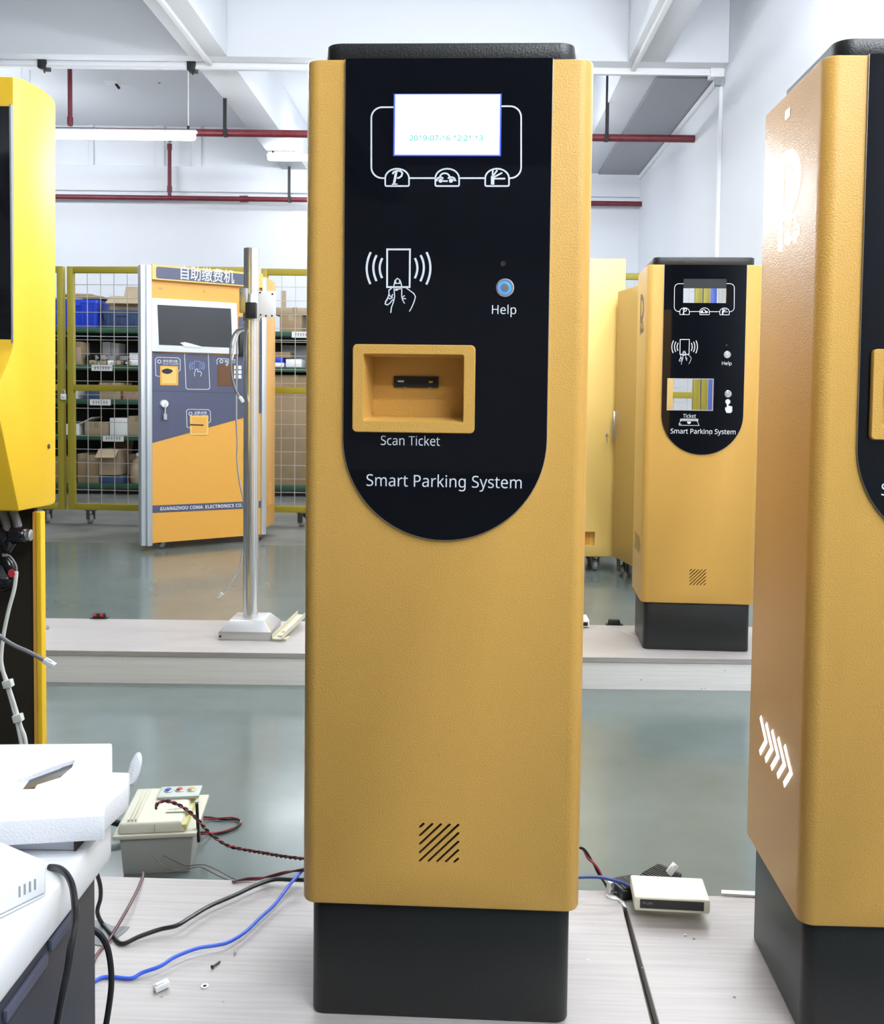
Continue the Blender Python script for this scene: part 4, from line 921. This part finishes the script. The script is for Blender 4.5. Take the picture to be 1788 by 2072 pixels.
# ------------------------------------------------------------------ cables and bits on the front platform
c6 = lambda x, y, z=HB: atZ(180+x*460/1788, 1560+y*512/1990, z)
R1 = .0034
cable('power_cable', 'thick black cable bending across the front platform to the middle kiosk', [c6(60,800,HB+.09),c6(88,900,HB+.07),c6(90,1000,HB+.05),c6(66,1110,HB+.03),c6(110,1210,HB+R1),c6(190,1300,HB+R1),c6(262,1358,HB+R1),c6(400,1300,HB+.008),c6(560,1245,HB+.010),c6(690,1215,HB+.014),c6(800,1150,HB+.014),c6(950,1062,HB+.012),c6(1150,975,HB+.012),c6(1300,905,HB+.012),c6(1450,855,HB+.012),c6(1600,855,HB+.012),c6(1720,858,HB+.012)], R1, CABK)
cable('network_cable', 'blue network cable winding across the front platform', [c6(-60,1730,HB+.004),c6(35,1660,HB+.003),c6(100,1625,HB+.003),c6(180,1620,HB+.003),c6(330,1630,HB+.003),c6(420,1585,HB+.006),c6(560,1535,HB+.010),c6(680,1460,HB+.012),c6(850,1395,HB+.012),c6(1000,1370,HB+.010),c6(1100,1345,HB+.010),c6(1230,1265,HB+.010),c6(1350,1150,HB+.010),c6(1450,1060,HB+.010),c6(1530,960,HB+.014),c6(1590,880,HB+.020),c6(1680,780,HB+.025),c6(1730,730,HB+.03)], .0028, CABLUE)
cable('power_cable', 'brown two-core cable running from the beige box onto the platform', [c6(425,800,HB+.002),c6(418,850,HB+.003),c6(370,960,HB+.008),c6(300,1090,HB+.012),c6(230,1210,HB+.009),c6(150,1340,HB+.003),c6(60,1450,HB+.003),c6(20,1560,HB+.003)], .0026, CABBRN)
def twist(name, label, pts, r, turn, m1, m2, group=None):
    P = spline(pts, 14); t_ = thing(name, label, 'cable', P[0], 0, group)
    for ph, m, nm in ((0, m1, 'dark_core'), (math.pi, m2, 'red_core')):
        Q = []; s = 0
        for k, p in enumerate(P):
            a = P[max(k-1,0)]; b = P[min(k+1,len(P)-1)]; tdir = (b-a).normalized(); sd = tdir.cross(Vector((0,0,1))).normalized(); up = sd.cross(tdir)
            s += (p-a).length; th = ph+s*turn; Q.append(p-P[0]+(sd*math.cos(th)+up*math.sin(th))*r)
        ob(nm, MB().tube(Q, r, 6), m, t_)
    return t_
twist('twisted_wire', 'red and black twisted wire arching from the beige box to the middle kiosk', [c6(525,300,.14),c6(540,255,.15),c6(590,236,.15),c6(660,248,.145),c6(730,280,.135),c6(800,330,.12),c6(870,400,.10),c6(930,470,.08),c6(1000,530,.06),c6(1100,590,.045),c6(1230,620,.04),c6(1400,650,.05),c6(1550,675,.06),c6(1700,692,.07)], .0019, 240, CABK, CABRED)
twist('twisted_wire', 'red and black wire loop lying on the floor beside the beige box', [c6(860,372,.02),c6(930,370,.006),c6(1050,376,.005),c6(1130,374,.005),c6(1190,390,.005),c6(1172,430,.005),c6(1060,480,.005),c6(960,490,.005),c6(870,488,.02)], .0022, 60, CABK, CABRED)
twist('twisted_wire', 'dark red wire pair crossing the platform edge to the middle kiosk', [c6(1130,868,HB+.003),c6(1230,850,HB+.004),c6(1330,845,HB+.006),c6(1440,825,HB+.014),c6(1560,795,HB+.022),c6(1700,775,HB+.03)], .0016, 60, CABBRN, CABRED)
for k, pts in enumerate(([(500,668,.06),(560,730,.05),(620,770,.04),(690,780,.03),(790,768,.03),(870,755,.04),(960,795,.07),(1060,845,.09),(1135,868,.111)], [(580,665,.06),(680,710,.05),(760,745,.045),(870,738,.05),(930,745,.07),(1030,790,.09),(1120,840,.10),(1190,862,.111)])):
    cable('thin_wire', ['thin dark wire trailing lowest from the front of the beige box', 'thin dark wire trailing highest from the front of the beige box'][k], [c6(*p) for p in pts], .0008, CABBRN, n=6)
# beige controller box on the floor behind the platform
f0 = c6(250,828,0); f1 = c6(808,800,0)
bw_ = (f1-f0).length; ang = math.atan2(f1.y-f0.y, f1.x-f0.x)
t = thing('controller_box', 'beige and grey plastic controller box with three coloured buttons on the floor', 'box', (f0.x, f0.y, 0), ang)
bd_ = .168; hh = .078
ob('box_tub', MB().loft([[(.004,.004,0),(bw_-.004,.004,0),(bw_-.004,bd_-.004,0),(.004,bd_-.004,0)], [(-.002,-.002,hh),(bw_+.002,-.002,hh),(bw_+.002,bd_,hh),(-.002,bd_,hh)]]), GREYBX, t, bev=.002)
ob('box_rim', MB().box(-.014, bw_+.010, -.010, bd_+.006, hh, hh+.008), BEIGE, t, bev=.002)
lid = ob('box_lid', MB().loft([[(-.006,-.004,hh+.0082),(bw_-.012,-.004,hh+.0082),(bw_-.012,bd_,hh+.0082),(-.006,bd_,hh+.0082)], [(-.002,.002,hh+.028),(bw_-.022,.002,hh+.028),(bw_-.022,bd_-.006,hh+.032),(-.002,bd_-.006,hh+.032)]]), mat('pale_beige_lid', (.66,.645,.52), .42), t, bev=.004)
zl_ = lambda y: hh+.0285+.004*y/bd_
for q in (.012, .019, .026): ob('lid_ridge', MB().box(q, q+.003, .008, bd_-.012, zl_(0), zl_(bd_)+.0006), BEIGE, lid)
ob('lid_hinge', MB().box(bw_-.028, bw_-.010, .0, bd_-.004, hh+.009, hh+.022), mat('yellowed_plastic', (.62,.58,.22), .45), lid, bev=.003)
pn = ob('button_panel', MB().box(.050, .136, bd_-.066, bd_-.012, zl_(bd_)-.002, zl_(bd_)+.004), mat('grey_green_panel', (.50,.55,.50), .4), lid, bev=.0015)
for q, m_ in ((.069, mat('blue_button', (.02,.06,.35), .3)), (.092, mat('red_button', (.42,.02,.02), .3)), (.117, mat('yellow_button', (.60,.42,.05), .3))):
    T = Matrix.Translation((q, bd_-.036, zl_(bd_)+.004))
    ob('ring', MB().lathe([(.0092,0),(.0092,.002),(.0078,.003)], 18, T), STEEL, pn); ob('button', MB().lathe([(.0070,.0005),(.0070,.0035),(.005,.005)], 18, T), m_, pn)
ob('rating_label', MB().box(.080, .130, .040, .064, zl_(.07)-.0005, zl_(.07)+.0012), mat('rating_label', (.62,.61,.50), .5), lid)
ob('rating_mark', MB().box(.082, .128, .052, .0526, zl_(.07)+.0013, zl_(.07)+.0016).box(.097, .0976, .042, .062, zl_(.07)+.0013, zl_(.07)+.0016), GREYP, lid)
ob('lid_front_seam', MB().box(.066, .0668, -.0045, -.0030, hh+.010, hh+.026), GREYP, lid)
an0 = c6(850,655,.05); an1 = c6(832,232,.05)
a0 = Vector((bw_+.012, .01, hh-.02)); a1 = Vector((bw_+.008, .012, .0)); a1.z = atY(394,1622,f1.y+.01).z
ob('antenna', MB().tube([a0, a1-Vector((0,0,.004))], .0032, 8), BLKM, t); ob('antenna_tip', MB().tube([a1-Vector((0,0,.0042)), a1], .0040, 8), STEEL, t)
p0 = c6(290,425,.05); 
cable('hose_cable', 'thick black sleeved cable entering the beige box from the left', [atY(205,1656,f0.y+.17),atY(225,1662,f0.y+.17),atY(258,1671,f0.y+.17),atY(275,1676,f0.y+.17)], .0075, CABK, n=10)
# router on the right-hand platform
q0 = atZ(1283,1842,HB+.020); q1 = atZ(1436,1850,HB+.020); rw = (q1-q0).length; ra = math.atan2(q1.y-q0.y, q1.x-q0.x)
ztp = atY(1282,1814,q0.y).z
t = thing('router', 'cream white router with black front strip on the platform edge', 'router', (q0.x, q0.y, HB+.020), ra)
rh = ztp-HB-.020
tl = atZ(1270,1769,ztp); rd = (tl-Vector((q0.x,q0.y,ztp))).length
ob('router_shell', MB().loft([[(.002,0,0),(rw-.002,0,0),(rw-.002,rd,0),(.002,rd,0)], [(0,0,.003),(rw,0,.003),(rw,rd,.003),(0,rd,.003)], [(0,0,rh-.002),(rw,0,rh-.002),(rw,rd,rh-.002),(0,rd,rh-.002)], [(.002,.002,rh),(rw-.002,.002,rh),(rw-.002,rd-.002,rh),(.002,rd-.002,rh)]]), IVORY, t, bev=.0012)
st = ob('front_strip', MB().box(.009, rw-.010, -.0006, .002, rh*.20, rh*.84), mat('gloss_dark_strip', (.02,.017,.014), .2), t)
text('lettering', 'TP-LINK', .0125, .0295, rh*.50, rh*.66, FR, GREYP, st, -.0009)
for q in (.012, rw-.018):
    ob('rubber_foot', MB().box(q-.004,q+.010,.052,rd-.006,-.0195,-.0002), BLKM, t)
ob('top_emblem', MB().box(rw*.42, rw*.62, rd*.44, rd*.46, rh-.0004, rh+.0003), BEIGE, t)
# ribbed black adapters, plugs, tape
def adapter(label, u, v, z, rz, L=.07, W_=.045, h=.020):
    p = atZ(u, v, z); t_ = thing('power_adapter', label, 'adapter', (p.x, p.y, z), rz)
    ob('adapter_body', MB().box(-L/2,L/2,-W_/2,W_/2,0,h), BLACKP, t_, bev=.003)
    for k in range(9): ob('rib', MB().box(-L/2+.006+k*(L-.012)/9, -L/2+.009+k*(L-.012)/9, -W_/2+.002, W_/2-.002, h, h+.0018), BLACKP, t_)
    return t_
adapter('ribbed black adapter sticking out beside the router', 1272, 1806, HB, .35, .05, .045, .018)
p = atY(1336,1790,1.672); adapter('ribbed black adapter showing its corner behind the router', 1338, 1812, 0, .75, .062, .050, .108).location = (p.x, 1.672, 0)
def loose_plug(label, u, v, z, d):
    p = atZ(u, v, z); t_ = thing('network_plug', label, 'plug', p, 0, 'clear network plugs'); plug(t_, Vector((0,0,0)), d, 1.0)
    return t_
p = atY(1352,1768,1.64)
t_ = thing('network_plug', 'clear network plug poking up behind the router', 'plug', (p.x, 1.64, p.z), 0, 'clear network plugs'); plug(t_, Vector((0,0,0)), (.6,.1,.75), 1.0); ob('lead', MB().tube(spline([(0,0,0),(-.003,.004,-.03),(.004,.008,-p.z+.004),(.03,.03,-p.z+.004)],5), .003, 8), CABGRY, t_)
p = atY(1233,1798,1.60)
t_ = thing('network_plug', 'clear network plug at the platform edge near the middle kiosk', 'plug', (p.x, 1.60, p.z-.006), 0, 'clear network plugs'); plug(t_, Vector((0,0,0)), (.1,-.1,1), 1.0)
loose_plug('clear broken network plug lying on the front platform', 312, 2001, HB+.005, (.8,.6,.1))
c7 = lambda x, y, z: atZ(1160+x*400/1788, 1640+y*432/1931, z)
twist('twisted_wire', 'red and black wire coming from the middle kiosk towards the router', [c7(30,335,.17),c7(90,350,.17),c7(140,430,.16),c7(190,490,.15),c7(240,580,.135),c7(290,670,.12),c7(340,740,.113)], .0020, 90, CABK, CABRED)
cable('network_cable', 'dark blue cable running behind the middle kiosk to the router', [c7(20,605,.15),c7(130,600,.15),c7(250,605,.15),c7(360,632,.145),c7(450,658,.135),c7(530,700,.128)], .0030, mat('navy_cable', (.03,.06,.22), .4))
cable('power_cable', 'short black lead looping in front of the ribbed adapter', [c7(360,750,HB+.004),c7(420,745,HB+.005),c7(480,738,HB+.005),c7(560,742,HB+.005)], .0026, CABK)
def flat(name, label, pts, z, m, cat, h=.0012, grp=None):
    P = [atZ(u, v, z) for u, v in pts]; c = P[0]
    t_ = ob(name, MB().loft([[(p.x-c.x,p.y-c.y,0) for p in P], [(p.x-c.x,p.y-c.y,h) for p in P]]), m); t_.location = c; return tag(t_, label, cat, grp)
flat('tape_strip', 'crumpled translucent tape at the top of the platform gap', [(1226,1808),(1241,1812),(1262,1826),(1268,1838),(1262,1835),(1250,1822),(1238,1820),(1226,1814)], HB+.0004, PAPER, 'tape')
flat('tape_piece', 'dark grey tape piece under the cables by the desk', [(188,1862),(205,1864),(228,1875),(262,1876),(255,1884),(232,1903),(215,1916),(190,1912)], HB+.0004, TAPE, 'tape')
t = thing('gap_batten', 'dark metal batten lying in the gap between the front platforms', 'batten', (.2672, 1.13, 0), -.025)
ob('batten_body', MB().box(-.0044,.0044,0,.46,.0005,HB-.022), mat('batten_grey', (.13,.12,.10), .5), t, bev=.0006)
flat('white_strip', 'thin white plastic strip lying at the platform edge by the nearest kiosk', [(1459,1805),(1530,1808),(1530,1816),(1459,1812)], HB+.0004, WHITEP, 'strip', .004)
# screws, washers and crumbs
def screw(label, u0, v0, u1, v1, m=STEEL, r=.0016):
    a = atZ(u0, v0, HB+.003); b = atZ(u1, v1, HB+.002); t_ = thing('screw', label, 'screw', a, 0, 'loose screws'); d = b-a
    ob('shank', MB().tube([d*.16, d*.9, d], [r, r, r*.3], 8), m, t_); ob('head', MB().tube([(0,0,0), d*.16], [r*1.9, r*1.1], 10), m, t_)
screw('dark loose screw lying near the middle kiosk base', 429, 1957, 446, 1945, mat('dark_screw', (.06,.055,.05), .4, metal=.6))
screw('small pale screw lying above the dark screw', 475, 1929, 480, 1916, STEEL, .0011)
p = atZ(414, 1996, HB+.0004); tag(ob('washer', MB().lathe([(.0028,0),(.0028,.0012),(.0055,.0012),(.0055,0)], 18, Matrix.Translation(p)), PAPER), 'small white washer lying on the front platform', 'washer')
random.seed(11)
for k, (u, v) in enumerate(((1189,1942),(1386,1894),(1385,1891),(1403,1900),(1424,1929),(1485,2018),(1437,1949),(1299,1958))):
    p = atZ(u, v, HB+.0003); dk = k in (1,3,5,7)
    tag(ob('crumb', MB().add([(p.x+dx*.004,p.y+dy*.004,p.z+dz) for dx,dy,dz in ((-.6,-.3,0),(.5,-.5,0),(.7,.3,0),(-.2,.6,0),(0,0,.0018))], [(0,1,2,3),(0,1,4),(1,2,4),(2,3,4),(3,0,4)]), TAPE if dk else PAPER), 'tiny dark crumb on the front platform' if dk else 'tiny white crumb on the front platform', 'crumb', 'dark crumbs' if dk else 'white crumbs')
# ------------------------------------------------------------------ bits on the back platform
def terminal(label, u, v, red):
    p = atZ(u, v, HB); t_ = thing('terminal_block', label, 'terminal', (p.x, p.y, HB), 0, 'terminal blocks')
    ob('flange', MB().box(-.032,.032,-.012,.012,0,.003), BLKM, t_); ob('block', MB().loft([[(-.023,-.011,.003),(.023,-.011,.003),(.023,.011,.003),(-.023,.011,.003)],[(-.020,-.008,.020),(.020,-.008,.020),(.020,.010,.020),(-.020,.010,.020)]]), BLKM, t_, bev=.0015)
    for q in ((-.013,.011) if red else ()): ob('red_lever', MB().box(q-.006,q+.006,-.0118,-.0085,.008,.019), REDL, t_, bev=.001)
    for q in (-.011,.011): ob('terminal_hole', MB().lathe([(.004,0),(.004,.001)], 10, Matrix.Translation((q,-.0112,.008)) @ Matrix.Rotation(math.pi/2,4,'X')), DARK, t_)
terminal('black terminal block with two red levers on the back platform', 201, 1251, True)
terminal('plain black terminal block beside the distant kiosk', 1242, 1264, False)
p = atZ(1192,1271,HB); t = thing('network_box', 'small white networking box on the back platform right of the middle kiosk', 'router', (p.x, p.y, HB))
ob('box_shell', MB().box(-.14,0,0,.09,.003,.030), WHITEP, t, bev=.003); ob('front_strip', MB().box(-.13,-.006,-.0006,.001,.008,.022), BLKM, t); ob('box_foot', MB().box(-.13,-.01,.01,.08,0,.003), BLKM, t)
# ivory bracket leaning by the pole foot
c8_ = lambda x, y, z: atZ(420+x*220/1788, 1200+y*130/1057, z)
b0 = c8_(1160,800,HB); b1 = c8_(1500,560,HB)
d = (b1-b0); L_ = d.length+.05
t = thing('channel_bracket', 'ivory metal channel bracket with two square holes beside the pole foot', 'bracket', (b0.x-.004, b0.y, HB), math.atan2(d.y, d.x))
M_ = Matrix.Translation((0,0,.004)) @ Matrix.Rotation(-.10,4,'Y')
cr = MAT_IV = mat('ivory_enamel', (.60,.56,.42), .4)
web = ob('channel_web', MB().box(0,L_,-.017,.017,.004,.0055,M_), cr, t)
cut(web, [MB().box(.018,.032,-.008,.008,-.02,.04,M_), MB().box(.062,.076,-.008,.008,-.02,.04,M_)])
for y_ in (-.0185,.017): ob('channel_flange', MB().box(0,L_,y_,y_+.0015,.004,.020,M_), cr, t)
ob('bracket_clip', MB().box(.010,.05,-.030,-.0187,.0,.008), cr, t)
cable('thin_wire', 'short thin wire lying beside the distant kiosk base', [atZ(1240,1275,HB+.001),atZ(1256,1277,HB+.003),atZ(1275,1284,HB+.001),atZ(1291,1292,HB+.001)], .0012, CABWHT, n=6)
p = atZ(94,1272,HB); t = thing('hinge_piece', 'small steel hinge piece on the back platform beside the yellow kiosk', 'hinge', (p.x, p.y, HB), .4)
ob('leaf', MB().box(-.03,.005,-.01,.01,0,.003), STEEL, t); ob('knuckle', MB().tube([(.005,-.012,.005),(.005,.012,.005)], .005, 10), STEEL, t)
